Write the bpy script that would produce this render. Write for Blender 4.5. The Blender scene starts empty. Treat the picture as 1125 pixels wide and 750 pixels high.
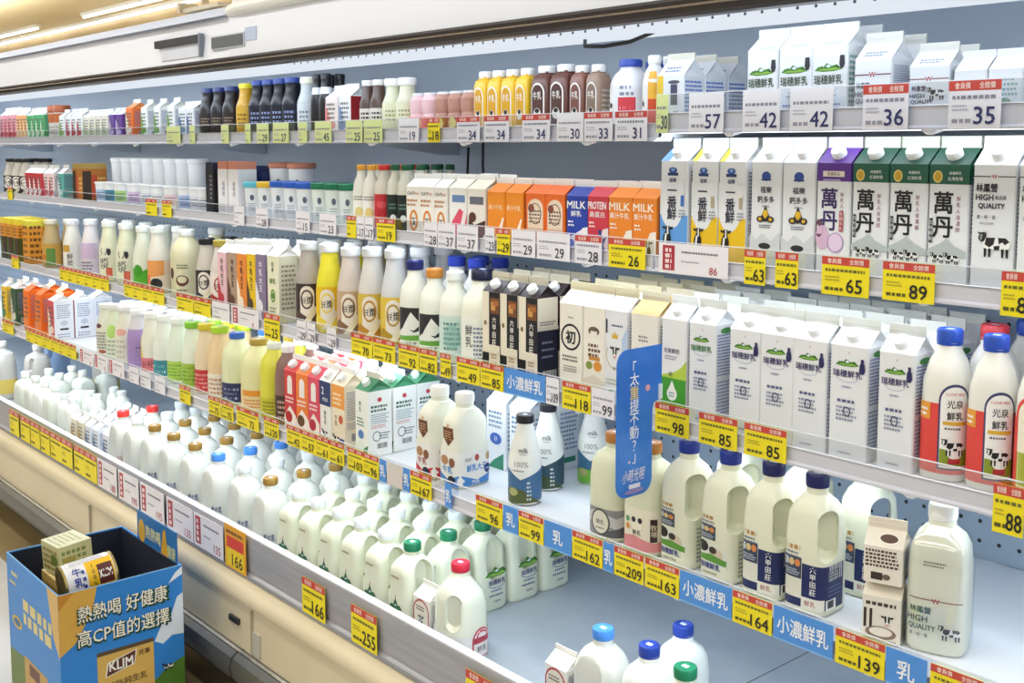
import bpy, bmesh, math, random
from mathutils import Vector, Matrix
from mathutils.geometry import tessellate_polygon
random.seed(7)
S = bpy.context.scene
COL = S.collection
# ------------------------------------------------------------------ camera (1125 x 750 frame)
H, F, CX, CY = 1.60, 1225.0, 562.0, 284.0
PITCH, YAW = math.atan(122 / 1225.0), math.radians(49.08)
fh = Vector((-math.sin(YAW), math.cos(YAW), 0)); RT = Vector((math.cos(YAW), math.sin(YAW), 0)); UP = Vector((0, 0, 1))
FWD = fh * math.cos(PITCH) - UP * math.sin(PITCH); CUP = fh * math.sin(PITCH) + UP * math.cos(PITCH)
CAM = Vector((0, 0, H))
def ray(x, y): return FWD * F + RT * (x - CX) + CUP * (CY - y)
def atY(x, y, Y): r = ray(x, y); return CAM + r * (Y / r.y)
def atZ(x, y, Z): r = ray(x, y); return CAM + r * ((Z - H) / r.z)
cd = bpy.data.cameras.new('camera'); cam = bpy.data.objects.new('camera', cd); COL.objects.link(cam)
cd.sensor_width = 36; cd.lens = F / 1125 * 36; cd.shift_x = (562.5 - CX) / 1125; cd.shift_y = -(375 - CY) / 1125
cd.clip_start = 0.05; cd.clip_end = 100
M = Matrix((RT, CUP, -FWD)).transposed().to_4x4(); M.translation = CAM; cam.matrix_world = M
S.camera = cam
# ------------------------------------------------------------------ materials
MATS = {}
def lin(c): return c / 12.92 if c <= 0.04045 else ((c + 0.055) / 1.055) ** 2.4
def rgb(h):
    h = h.lstrip('#'); h = ''.join(c * 2 for c in h) if len(h) == 3 else h; return tuple(lin(int(h[i:i + 2], 16) / 255) for i in (0, 2, 4))
def mat(h, rough=0.45, metal=0.0, **kw):
    key = (h, rough, metal, tuple(sorted(kw.items())))
    if key in MATS: return MATS[key]
    m = bpy.data.materials.new('paint_' + h.strip('#')); m.use_nodes = True
    b = m.node_tree.nodes['Principled BSDF']
    b.inputs['Base Color'].default_value = (*rgb(h), 1); b.inputs['Roughness'].default_value = rough; b.inputs['Metallic'].default_value = metal
    if 'coat' in kw: b.inputs['Coat Weight'].default_value = kw['coat']; b.inputs['Coat Roughness'].default_value = 0.08
    if 'sss' in kw:
        b.inputs['Subsurface Weight'].default_value = kw['sss']; b.inputs['Subsurface Radius'].default_value = (.02, .02, .018); b.inputs['Subsurface Scale'].default_value = 0.5
    if 'alpha' in kw: b.inputs['Alpha'].default_value = kw['alpha']
    MATS[key] = m; return m
def nodemat(name, rough=0.5):
    m = bpy.data.materials.new(name); m.use_nodes = True
    nt = m.node_tree; b = nt.nodes['Principled BSDF']; b.inputs['Roughness'].default_value = rough
    return m, nt, b
def emis(name, color, strength):
    m = bpy.data.materials.new(name); m.use_nodes = True; nt = m.node_tree; nt.nodes.clear()
    e = nt.nodes.new('ShaderNodeEmission'); o = nt.nodes.new('ShaderNodeOutputMaterial')
    e.inputs[0].default_value = (*color, 1); e.inputs[1].default_value = strength; nt.links.new(e.outputs[0], o.inputs[0]); return m
def clear_plastic():
    m = bpy.data.materials.new('clear_plastic'); m.use_nodes = True; nt = m.node_tree; nt.nodes.clear()
    o = nt.nodes.new('ShaderNodeOutputMaterial'); mx = nt.nodes.new('ShaderNodeMixShader'); t = nt.nodes.new('ShaderNodeBsdfTransparent'); g = nt.nodes.new('ShaderNodeBsdfGlossy')
    t.inputs[0].default_value = (.96, .97, .98, 1); g.inputs['Roughness'].default_value = 0.08; mx.inputs[0].default_value = 0.16
    nt.links.new(t.outputs[0], mx.inputs[1]); nt.links.new(g.outputs[0], mx.inputs[2]); nt.links.new(mx.outputs[0], o.inputs[0]); return m
CLEAR = clear_plastic()
def holes_mat():
    m, nt, b = nodemat('perforated_panel', 0.4); N = nt.nodes; L = nt.links
    tc = N.new('ShaderNodeTexCoord'); sp = N.new('ShaderNodeSeparateXYZ'); L.new(tc.outputs['Object'], sp.inputs[0])
    def mt(op, a, bb=None, c=None):
        n = N.new('ShaderNodeMath'); n.operation = op
        for i, v in enumerate((a, bb, c)):
            if v is None: continue
            if isinstance(v, (int, float)): n.inputs[i].default_value = v
            else: L.new(v, n.inputs[i])
        return n.outputs[0]
    fx = mt('SUBTRACT', mt('FRACT', mt('DIVIDE', sp.outputs['X'], 0.04)), 0.5); fz = mt('SUBTRACT', mt('FRACT', mt('DIVIDE', sp.outputs['Z'], 0.04)), 0.5)
    d = mt('ADD', mt('MULTIPLY', fx, fx), mt('MULTIPLY', fz, fz)); k = mt('LESS_THAN', d, 0.011)
    mx = N.new('ShaderNodeMix'); mx.data_type = 'RGBA'; mx.inputs[6].default_value = (*rgb('#aebfd2'), 1); mx.inputs[7].default_value = (.02, .025, .03, 1)
    L.new(k, mx.inputs[0]); L.new(mx.outputs[2], b.inputs['Base Color']); return m
def noise_mat(name, c1, c2, scale, rough, metal=0.0, stretch=None):
    m, nt, b = nodemat(name, rough); N = nt.nodes; L = nt.links; b.inputs['Metallic'].default_value = metal
    tc = N.new('ShaderNodeTexCoord'); mp = N.new('ShaderNodeMapping'); n = N.new('ShaderNodeTexNoise'); n.inputs['Scale'].default_value = scale; n.inputs['Detail'].default_value = 4
    if stretch: mp.inputs['Scale'].default_value = stretch
    L.new(tc.outputs['Object'], mp.inputs[0]); L.new(mp.outputs[0], n.inputs['Vector'])
    r = N.new('ShaderNodeValToRGB'); r.color_ramp.elements[0].color = (*rgb(c1), 1); r.color_ramp.elements[1].color = (*rgb(c2), 1)
    r.color_ramp.elements[0].position = .35; r.color_ramp.elements[1].position = .65
    L.new(n.outputs['Fac'], r.inputs[0]); L.new(r.outputs[0], b.inputs['Base Color']); return m
WHITE = '#e9ebed'; BLACK = '#14141a'
# ------------------------------------------------------------------ mesh builder
class MB:
    def __init__(s): s.v = []; s.f = []; s.m = []; s.mats = []
    def mi(s, m):
        if isinstance(m, str): m = mat(m)
        if m not in s.mats: s.mats.append(m)
        return s.mats.index(m)
    def face(s, pts, m):
        i = len(s.v); s.v.extend([tuple(p) for p in pts]); s.f.append(tuple(range(i, i + len(pts)))); s.m.append(s.mi(m))
    def grid(s, rows, m, close=False):
        k = s.mi(m); base = len(s.v); n = len(rows[0])
        for r in rows: s.v.extend([tuple(p) for p in r])
        for j in range(len(rows) - 1):
            for i in range(n if close else n - 1):
                i2 = (i + 1) % n
                s.f.append((base + j * n + i, base + j * n + i2, base + (j + 1) * n + i2, base + (j + 1) * n + i)); s.m.append(k)
        return base, n
    def box(s, x0, y0, z0, x1, y1, z1, m):
        k = s.mi(m); b = len(s.v)
        s.v += [(x0, y0, z0), (x1, y0, z0), (x1, y1, z0), (x0, y1, z0), (x0, y0, z1), (x1, y0, z1), (x1, y1, z1), (x0, y1, z1)]
        for q in ((3, 2, 1, 0), (4, 5, 6, 7), (0, 1, 5, 4), (1, 2, 6, 5), (2, 3, 7, 6), (3, 0, 4, 7)): s.f.append(tuple(b + i for i in q)); s.m.append(k)
    def lathe(s, prof, m, seg=24, cx=0, cy=0):
        rows = [[(cx + r * math.sin(2 * math.pi * i / seg), cy - r * math.cos(2 * math.pi * i / seg), z) for i in range(seg)] for r, z in prof]
        b, n = s.grid(rows, m, True); k = s.mi(m)
        s.f.append(tuple(reversed(range(b, b + n)))); s.m.append(k); t = b + (len(rows) - 1) * n; s.f.append(tuple(range(t, t + n))); s.m.append(k)
    def extrude_x(s, prof, x0, x1, m):
        rows = [[(x, y, z) for y, z in prof] for x in (x0, x1)]
        b, n = s.grid(rows, m, True); k = s.mi(m); s.f.append(tuple(range(b, b + n))); s.m.append(k); s.f.append(tuple(reversed(range(b + n, b + 2 * n)))); s.m.append(k)
    def tube(s, pts, r, m, seg=8):
        rows = []
        for i, p in enumerate(pts):
            p = Vector(p); a = Vector(pts[max(i - 1, 0)]); c = Vector(pts[min(i + 1, len(pts) - 1)]); t = (c - a).normalized()
            u = t.cross(Vector((0, 0, 1)) if abs(t.z) < .9 else Vector((1, 0, 0))).normalized(); w = t.cross(u)
            rows.append([p + (u * math.cos(2 * math.pi * k / seg) + w * math.sin(2 * math.pi * k / seg)) * r for k in range(seg)])
        s.grid(rows, m, True)
    def add_mesh(s, me, m):
        b = len(s.v); k = s.mi(m); s.v.extend([tuple(v.co) for v in me.vertices])
        for p in me.polygons: s.f.append(tuple(b + i for i in p.vertices)); s.m.append(k)
    def mesh(s, name, smooth=True):
        me = bpy.data.meshes.new(name); me.from_pydata(s.v, [], s.f)
        for m in s.mats: me.materials.append(m)
        me.polygons.foreach_set('material_index', s.m)
        bm = bmesh.new(); bm.from_mesh(me); bmesh.ops.recalc_face_normals(bm, faces=bm.faces) if smooth else None; bm.to_mesh(me); bm.free()
        if smooth:
            me.polygons.foreach_set('use_smooth', [True] * len(me.polygons)); me.set_sharp_from_angle(angle=0.6)
        return me
def obj(name, me, parent=None, loc=(0, 0, 0), label=None):
    if isinstance(me, MB): me = me.mesh(name)
    o = bpy.data.objects.new(name, me); COL.objects.link(o); o.location = loc
    if parent: o.parent = parent
    if label: o['label'] = label
    return o
ALL = {}
def tag(o, label, cat, group=None):
    o['label'] = label; o['category'] = cat
    if group: o['group'] = group
    ALL.setdefault(label, []).append(o.name)
def struct(name, mb):
    o = obj(name, mb); o['kind'] = 'structure'; return o
def empty(name, loc=(0, 0, 0), rz=0, scale=(1, 1, 1)):
    o = bpy.data.objects.new(name, None); COL.objects.link(o); o.location = loc; o.rotation_euler = (0, 0, rz); o.scale = scale; o.empty_display_size = .05; return o
# ------------------------------------------------------------------ lettering
TXT = {}
def text2d(t):
    k = t
    if k in TXT: return TXT[k]
    c = bpy.data.curves.new('t', 'FONT'); c.body = t; c.resolution_u = 2
    o = bpy.data.objects.new('t', c); COL.objects.link(o); dg = bpy.context.evaluated_depsgraph_get()
    me = bpy.data.meshes.new_from_object(o.evaluated_get(dg)); v = [(p.co.x, p.co.y) for p in me.vertices]; f = [tuple(p.vertices) for p in me.polygons]
    bpy.data.objects.remove(o); bpy.data.curves.remove(c); bpy.data.meshes.remove(me)
    if not v: v, f = [(0, 0), (1, 1)], []
    x0 = min(p[0] for p in v); x1 = max(p[0] for p in v); y0 = min(p[1] for p in v); y1 = max(p[1] for p in v)
    TXT[k] = ([((x - x0), (y - y0)) for x, y in v], f, x1 - x0, max(y1 - y0, .05)); return TXT[k]
# surfaces that lettering and pictures are printed on: P(s, z, out) -> point
class Flat:
    curved = False
    def __init__(s, o, u, v): s.o = Vector(o); s.u = Vector(u).normalized(); s.v = Vector(v).normalized(); s.n = s.u.cross(s.v)
    def P(s, a, b, out=0): return s.o + s.u * a + s.v * b + s.n * out
class Rect:
    curved = False
    def __init__(s, w, d, h, rise=0.03): s.w, s.d, s.h, s.rise = w, d, h, rise
    def P(s, a, z, out=0):
        w, d = s.w, s.d
        if z > s.h + 1e-6:
            L = math.hypot(d / 2, s.rise); t = (z - s.h) / L; n = Vector((0, -s.rise / L, d / 2 / L))
            return Vector((a, -d / 2 + d / 2 * t, s.h + s.rise * t)) + n * out
        if a > w / 2 + 1e-6: return Vector((w / 2 + out, -d / 2 + a - w / 2, z))
        if a < -w / 2 - 1e-6: return Vector((-w / 2 - out, -d / 2 - (a + w / 2), z))
        return Vector((a, -d / 2 - out, z))
def sup(t, a, b, n):
    c, s_ = math.cos(t), math.sin(t); e = 2.0 / n
    return (a * math.copysign(abs(c) ** e, c), b * math.copysign(abs(s_) ** e, s_))
class Loft:
    curved = True
    def __init__(s, prof, sq=2.0):
        s.prof = prof; s.sq = sq; s.A = max(p[1] for p in prof); s.B = max(p[2] for p in prof)
        pts = [sup(-math.pi / 2 + 2 * math.pi * i / 512, s.A, s.B, sq) for i in range(513)]
        s.pts = pts; s.len = [0]
        for i in range(512): s.len.append(s.len[-1] + math.hypot(pts[i + 1][0] - pts[i][0], pts[i + 1][1] - pts[i][1]))
        s.tot = s.len[-1]
    def ab(s, z):
        p = s.prof
        if z <= p[0][0]: return p[0][1:3]
        for q, r in zip(p, p[1:]):
            if q[0] <= z <= r[0]:
                t = (z - q[0]) / max(r[0] - q[0], 1e-9); return (q[1] + (r[1] - q[1]) * t, q[2] + (r[2] - q[2]) * t)
        return p[-1][1:3]
    def P(s, a, z, out=0):
        import bisect
        a %= s.tot; i = min(bisect.bisect_right(s.len, a) - 1, 511); t = (a - s.len[i]) / max(s.len[i + 1] - s.len[i], 1e-9)
        x = s.pts[i][0] + (s.pts[i + 1][0] - s.pts[i][0]) * t; y = s.pts[i][1] + (s.pts[i + 1][1] - s.pts[i][1]) * t
        A, B = s.ab(z); x *= A / s.A; y *= B / s.B
        nx, ny = x / A ** 2, y / B ** 2
        if s.sq > 3: nx, ny = (abs(x / A) ** (s.sq - 1)) * math.copysign(1, x) / A, (abs(y / B) ** (s.sq - 1)) * math.copysign(1, y) / B
        l = math.hypot(nx, ny) or 1; return Vector((x + nx / l * out, y + ny / l * out, z))
    def body(s, mb, m, seg=36):
        rows = [[(*sup(-math.pi / 2 + 2 * math.pi * i / seg, p[1], p[2], p[3] if len(p) > 3 else s.sq), p[0]) for i in range(seg)] for p in s.prof]
        b, n = mb.grid(rows, m, True); k = mb.mi(m); mb.f.append(tuple(reversed(range(b, b + n)))); mb.m.append(k)
        t = b + (len(rows) - 1) * n; mb.f.append(tuple(range(t, t + n))); mb.m.append(k)
    def band(s, mb, z0, z1, m, out=0.0006, s0=None, s1=None):
        a0, a1 = (0, s.tot) if s0 is None else (s0, s1); n = max(4, int((a1 - a0) / .006)); k = max(1, int((z1 - z0) / .012))
        mb.grid([[s.P(a0 + (a1 - a0) * i / n, z0 + (z1 - z0) * j / k, out) for i in range(n + 1)] for j in range(k + 1)], m)
def clip(P, x0, sg):
    out = []
    for i, a in enumerate(P):
        b = P[(i + 1) % len(P)]; da, db = (a[0] - x0) * sg, (b[0] - x0) * sg
        if da >= 0: out.append(a)
        if (da > 0 > db) or (da < 0 < db): t = da / (da - db); out.append((a[0] + (b[0] - a[0]) * t, a[1] + (b[1] - a[1]) * t))
    return out
class Printer:
    """prints a list of picture elements, in 0..1 units of a panel, on a surface"""
    def __init__(s, mb, surf, s0, z0, s1, z1, out=0.0004):
        s.mb, s.surf, s.s0, s.z0, s.W, s.Hh, s.k = mb, surf, s0, z0, s1 - s0, z1 - z0, out
    def p(s, x, y): return s.surf.P(s.s0 + x * s.W, s.z0 + y * s.Hh, s.k)
    def run(s, els):
        for e in els:
            getattr(s, 'd_' + e[0])(*e[1:]); s.k += 0.00009
    def poly(s, pts, c):
        P3 = [Vector((x, y, 0)) for x, y in pts]; tri = tessellate_polygon([P3])
        if s.surf.curved:
            st = .005 / s.W; k = s.mb.mi(c)
            for t in tri:
                T = [pts[i] for i in t]; lo = min(p[0] for p in T); hi = max(p[0] for p in T); i0 = math.floor(lo / st)
                while i0 * st < hi:
                    Q = clip(clip(T, i0 * st, 1), (i0 + 1) * st, -1); i0 += 1
                    if len(Q) > 2: b = len(s.mb.v); s.mb.v.extend([tuple(s.p(x, y)) for x, y in Q]); s.mb.f.append(tuple(range(b, b + len(Q)))); s.mb.m.append(k)
            return
        b = len(s.mb.v); s.mb.v.extend([tuple(s.p(x, y)) for x, y in pts]); k = s.mb.mi(c)
        for t in tri: s.mb.f.append(tuple(b + i for i in t)); s.mb.m.append(k)
    def d_p(s, pts, c): s.poly(pts, c)
    def d_r(s, x0, y0, x1, y1, c):
        if s.surf.curved:
            n = max(1, int(abs(x1 - x0) * s.W / .005)); k = max(1, int(abs(y1 - y0) * s.Hh / .012))
            s.mb.grid([[s.p(x0 + (x1 - x0) * i / n, y0 + (y1 - y0) * j / k) for i in range(n + 1)] for j in range(k + 1)], c)
        else: s.mb.face([s.p(x0, y0), s.p(x1, y0), s.p(x1, y1), s.p(x0, y1)], c)
    def d_e(s, cx, cy, rx, ry, c, n=18): s.poly([(cx + rx * math.cos(2 * math.pi * i / n), cy + ry * math.sin(2 * math.pi * i / n)) for i in range(n)], c)
    def d_o(s, cx, cy, rx, ry, th, c, a0=0, a1=360):
        n = 22; A = [math.radians(a0 + (a1 - a0) * i / n) for i in range(n + 1)]; ty = th * s.W / s.Hh
        s.mb.grid([[s.p(cx + (rx - q * th) * math.cos(t), cy + (ry - q * ty) * math.sin(t)) for t in A] for q in (0, 1)], c)
    def d_a(s, x0, y0, x1, y1, c):
        r = (x1 - x0) / 2; ry = r * s.W / s.Hh; cx = (x0 + x1) / 2
        s.poly([(x0, y0), (x1, y0)] + [(cx + r * math.cos(math.pi * i / 14), y1 - ry + ry * math.sin(math.pi * i / 14)) for i in range(15)], c)
    def d_t(s, t, cx, cy, h, c, maxw=None, bold=.012, shear=0.0):
        v, f, w, hh = text2d(t); cjk = any(ord(q) > 0x2e80 for q in t); hm = h * s.Hh; sc = hm / (.9 if cjk else hh); sx = sc
        if maxw and w * sx > maxw * s.W: sx = maxw * s.W / w
        k = s.mb.mi(c); o = bold * hm * .55
        for dx, dy in ((0, 0),) if bold <= .008 else ((-o, -o), (o, o)) if bold < .02 else ((-o, -o), (o, o), (-o, o), (o, -o)):
            b = len(s.mb.v); s.k += .00003
            for x, y in v:
                X = (x - w / 2) * sx + (y - hh / 2) * sc * shear + dx; Y = (y - hh / 2) * sc + dy
                s.mb.v.append(tuple(s.surf.P(s.s0 + cx * s.W + X, s.z0 + cy * s.Hh + Y, s.k)))
            for q in f: s.mb.f.append(tuple(b + i for i in q)); s.mb.m.append(k)
    def d_v(s, t, cx, cy, h, c, step=None, bold=.012):
        n = len(t); st = step or h * 1.15
        for i, ch in enumerate(t): s.d_t(ch, cx, cy + ((n - 1) / 2 - i) * st, h, c, None, bold)
    def d_l(s, x0, y0, x1, y1, n, c, fill=.5):
        rnd = random.Random(int(x0 * 977 + y0 * 631 + n)); st = (y1 - y0) / n; cw = st * fill * s.Hh / s.W
        for i in range(n):
            x = x0; end = x1 - rnd.random() * .2 * (x1 - x0)
            while x < end:
                w = cw * rnd.uniform(.7, 1.6); xe = min(x + w, end)
                s.mb.face([s.p(x, y0 + st * i), s.p(xe, y0 + st * i), s.p(xe, y0 + st * (i + fill)), s.p(x, y0 + st * (i + fill))], c); x += w + cw * .45
    def d_bar(s, x0, y0, x1, y1):
        rnd = random.Random(3); s.d_r(x0, y0, x1, y1, '#f7f7f5'); s.k += .0001; x = x0 + .03 * (x1 - x0)
        while x < x1 - .05 * (x1 - x0):
            w = rnd.choice((.02, .035, .05)) * (x1 - x0); s.mb.face([s.p(x, y0 + .1 * (y1 - y0)), s.p(x + w, y0 + .1 * (y1 - y0)), s.p(x + w, y1), s.p(x, y1)], '#222226'); x += w + rnd.choice((.02, .04)) * (x1 - x0)
    def d_cow(s, cx, cy, w, c='#17171a', base='#f2f2ee'):
        h = w * .7 * s.W / s.Hh
        Q = lambda pts: [(cx + x * w, cy + y * h) for x, y in pts]
        s.poly(Q([(-.5, .1), (-.46, .3), (-.3, .42), (.3, .42), (.45, .36), (.5, .1), (.42, -.15), (-.42, -.15)]), base); s.k += .0001
        for lx in (-.4, -.24, .22, .38): s.poly(Q([(lx - .05, -.1), (lx + .05, -.1), (lx + .035, -.5), (lx - .035, -.5)]), c)
        s.poly(Q([(-.38, .4), (-.05, .42), (-.1, .1), (-.25, -.05), (-.42, .08)]), c); s.poly(Q([(.05, .42), (.32, .42), (.46, .25), (.3, .1), (.2, .22), (.08, .12)]), c)
        s.poly(Q([(-.1, .02), (.12, .06), (.1, -.15), (-.08, -.15)]), c)
        s.poly(Q([(-.42, .3), (-.36, .56), (-.46, .66), (-.62, .62), (-.66, .34), (-.56, .2), (-.46, .22)]), c); s.poly(Q([(-.6, .56), (-.5, .56), (-.54, .24), (-.6, .26)]), base)
        s.poly(Q([(-.7, .66), (-.6, .64), (-.64, .56)]), c); s.poly(Q([(-.36, .68), (-.46, .62), (-.42, .56)]), c)
    def d_cowhead(s, cx, cy, w, c='#17171a'):
        h = w * s.W / s.Hh; Q = lambda pts: [(cx + x * w, cy + y * h) for x, y in pts]
        s.poly(Q([(-.3, .5), (.3, .5), (.26, .1), (.2, -.5), (-.2, -.5), (-.26, .1)]), '#f4f4f0'); s.k += .0001
        s.poly(Q([(-.3, .5), (-.08, .5), (-.06, -.1), (-.22, -.3)]), c); s.poly(Q([(.3, .5), (.08, .5), (.06, -.1), (.22, -.3)]), c)
        s.poly(Q([(-.3, .45), (-.62, .52), (-.6, .32), (-.3, .25)]), c); s.poly(Q([(.3, .45), (.62, .52), (.6, .32), (.3, .25)]), c)
        s.poly(Q([(-.2, -.3), (.2, -.3), (.18, -.55), (-.18, -.55)]), '#d9a9a2')
    def d_bust(s, cx, cy, w, c='#17171a'):
        h = w * s.W / s.Hh; Q = lambda pts: [(cx + x * w, cy + y * h) for x, y in pts]
        s.poly(Q([(-.45, -.6), (.3, -.6), (.28, -.1), (.12, .3), (-.15, .3), (-.35, 0)]), c); s.k += .0001; s.poly(Q([(-.3, -.6), (-.12, -.6), (-.06, .1), (-.2, .1)]), '#f4f4f0')
        s.k += .0001; s.poly(Q([(-.18, .62), (.2, .62), (.14, .2), (.08, -.02), (-.06, -.02), (-.12, .2)]), c); s.poly(Q([(-.18, .55), (-.5, .6), (-.4, .42), (-.16, .4)]), c); s.poly(Q([(.2, .55), (.5, .6), (.42, .42), (.18, .4)]), c)
        s.k += .0001; s.poly(Q([(-.03, .6), (.07, .6), (.08, .05), (-.04, .05)]), '#f4f4f0')
    def d_hills(s, cx, cy, w, c1='#3f7d2c', c2='#8fb84a'):
        h = w * .42 * s.W / s.Hh; Q = lambda pts: [(cx + x * w, cy + y * h) for x, y in pts]
        s.poly(Q([(-.5, 0), (-.35, .32), (-.2, .25), (-.05, .6), (.12, .35), (.3, .45), (.5, .05), (.2, -.1), (-.2, -.12)]), c1); s.k += .0001
        s.poly(Q([(-.42, .02), (-.2, .16), (0, .1), (.2, .22), (.44, .06), (.1, -.04)]), c2); s.poly(Q([(-.1, .3), (0, .5), (.1, .3), (0, .2)]), '#dfe8ee'); s.poly(Q([(-.3, .2), (-.24, .4), (-.16, .2)]), '#2f5f2a'); s.poly(Q([(.26, .2), (.33, .42), (.4, .18)]), '#2f5f2a')
# ------------------------------------------------------------------ products: each kind is a list of parts (name, mesh), shared by its copies
KIND = {}
def carton_body(w, d, h, rise, fin, base, roof, els=None, side=None, roofels=None, fincol=None, back=None):
    mb = MB(); R = Rect(w, d, h, rise); x, y = w / 2, d / 2; c = .0022
    ring = lambda z, k=0: [(-x + c, -y, z), (x - c, -y, z), (x, -y + c, z), (x, y - c, z), (x - c, y, z), (-x + c, y, z), (-x, y - c, z), (-x, -y + c, z)]
    b, n = mb.grid([ring(0), ring(h)], base, True); mb.f.append(tuple(reversed(range(b, b + n)))); mb.m.append(mb.mi(base))
    rd = h + rise
    mb.face([(-x, -y, h), (x, -y, h), (x, 0, rd), (-x, 0, rd)], roof); mb.face([(x, y, h), (-x, y, h), (-x, 0, rd), (x, 0, rd)], roof)
    for sg in (1, -1):
        q = (sg * (x - .010), 0, h + rise * .42)
        for a_, b_ in (((sg * x, -y, h), (sg * x, y, h)), ((sg * x, y, h), (sg * x, 0, rd)), ((sg * x, 0, rd), (sg * x, -y, h))): mb.face([a_, b_, q], roof)
    mb.box(-x, -.0016, rd - .002, x, .0016, rd + fin, fincol or roof); mb.box(-x, -.0022, rd + fin * .35, x, .0022, rd + fin * .45, fincol or roof)
    Printer(mb, R, -x, 0, x, h).run(els or []); Printer(mb, R, x, 0, x + d, h).run(side or SIDE_GREY)
    if roofels: Printer(mb, R, -x, h + .0001, x, h + math.hypot(y, rise)).run(roofels)
    return mb
SIDE_GREY = [('l', .12, .45, .9, .92, 14, '#7d86a8'), ('l', .12, .3, .6, .42, 4, '#9a8f98'), ('bar', .3, .08, .75, .22)]
def roof_cap(d, h, rise, c, r=.0135, hh=.013):
    mb = MB(); L = math.hypot(d / 2, rise); mb.lathe([(r, 0), (r, hh * .85), (r * .9, hh), (.001, hh)], c, 20)
    a = math.atan2(rise, d / 2); Mx = Matrix.Translation((0, -d / 4, h + rise * .5)) @ Matrix.Rotation(a, 4, 'X')
    mb.v = [tuple(Mx @ Vector(p)) for p in mb.v]; return mb
def carton(key, name, desc, base=WHITE, roof=None, els=None, side=None, roofels=None, cap=None, w=.070, d=.070, h=.20, rise=.028, fin=.018, fincol=None, cat='milk carton'):
    b = carton_body(w, d, h, rise, fin, base, roof or base, els, side, roofels, fincol)
    parts = [('carton_body', b.mesh('carton_body'))]
    if cap: parts.append(('screw_cap', roof_cap(d, h, rise, cap).mesh('screw_cap')))
    KIND[key] = dict(name=name, desc=desc, cat=cat, parts=parts, w=w, d=d, h=h + rise + fin)
def boolean(me, cutters, op='DIFFERENCE'):
    o = obj('b', me); cs = []
    for c in cutters:
        co = obj('c', c); cs.append(co); md = o.modifiers.new('b', 'BOOLEAN'); md.operation = op; md.object = co; md.solver = 'EXACT'
    dg = bpy.context.evaluated_depsgraph_get(); r = bpy.data.meshes.new_from_object(o.evaluated_get(dg))
    for x in cs + [o]: bpy.data.objects.remove(x)
    r.polygons.foreach_set('use_smooth', [True] * len(r.polygons)); r.set_sharp_from_angle(angle=0.7); return r
def capmesh(r, hh, z, c, ribs=True, ring=True, cx=0, cy=0):
    mb = MB(); seg = 40
    rows = []
    for q, zz, rb in ((1, z, 1), (1, z + hh * .82, 1), (.93, z + hh * .97, 0), (.86, z + hh, 0), (.6, z + hh, 0), (.56, z + hh * .95, 0), (.01, z + hh * .95, 0)):
        rows.append([(cx + r * (q + (.022 if rb and ribs and i % 2 else 0)) * math.sin(2 * math.pi * i / seg), cy - r * (q + (.022 if rb and ribs and i % 2 else 0)) * math.cos(2 * math.pi * i / seg), zz) for i in range(seg)])
    b, n = mb.grid(rows, c, True); mb.f.append(tuple(reversed(range(b, b + n)))); mb.m.append(mb.mi(c))
    if r > .02 and isinstance(c, bpy.types.Material):
        dark = sum(c.node_tree.nodes['Principled BSDF'].inputs['Base Color'].default_value[:3]) > 1.9
        q = r * .34; a = .35 if not dark else .12; zc = z + hh * .95 + .0002; mk = mat('#7d8488' if dark else '#cfd6ea', .4)
        mb.face([(cx - q * .9, cy - q * a * 2, zc), (cx + q, cy - q * a * 2, zc), (cx + q * .9, cy + q * a * 2, zc), (cx - q, cy + q * a * 2, zc)], mk)
    if ring: mb.lathe([(r * .97, z - hh * .22), (r * 1.0, z - hh * .18), (r * 1.0, z - hh * .05), (r * .95, z)], c, 24, cx, cy)
    return mb
def bottle(key, name, desc, prof, sq=2.0, body='#eef1ea', cap='#2448b8', capr=None, caph=.016, label=None, els=None, printels=None, cat='milk bottle', hole=None, cut=None, s0=None, rough=.3, coat=None, lab_label=None, sss=None):
    """prof: (z, half width, half depth); label (z0, z1, colour) wraps the body; els printed on the label, printels straight on the body"""
    L = Loft(prof, sq); mb = MB(); kw = {}
    if coat: kw['coat'] = coat
    if sss: kw['sss'] = sss
    L.body(mb, mat(body, rough, **kw) if isinstance(body, str) else body)
    zt = prof[-1][0]; hh = zt + caph; off = .66 * L.A if sq <= 2.3 or key in ('navybig', 'creamjug') else 0
    if hole or cut:
        bme = boolean(mb.mesh('body'), (hole or []) + (cut or [])); mb = MB(); mb.add_mesh(bme, mat(body, rough, **kw) if isinstance(body, str) else body)
    for (z0, z1, sa, sb, el) in printels or []: Printer(mb, L, sa + off, z0, sb + off, z1).run(el)
    me = mb.mesh('body')
    parts = [('body', me)]
    if label:
        lb = MB(); z0, z1, c = label[:3]; L.band(lb, z0, z1, c, .0007)
        for (y0, y1, sa, sb, el) in els or []: Printer(lb, L, sa + off, y0, sb + off, y1, .0011).run(el)
        parts.append(('label', lb.mesh('label')))
    if cap: parts.append(('cap', capmesh(capr or prof[-1][1] * 1.12, caph, zt, mat(cap, .35)).mesh('cap')))
    KIND[key] = dict(name=name, desc=desc, cat=cat, parts=parts, w=2 * L.A, d=2 * L.B, h=hh)
def R3(*a): return [(z, r, r) for z, r in a]
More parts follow.
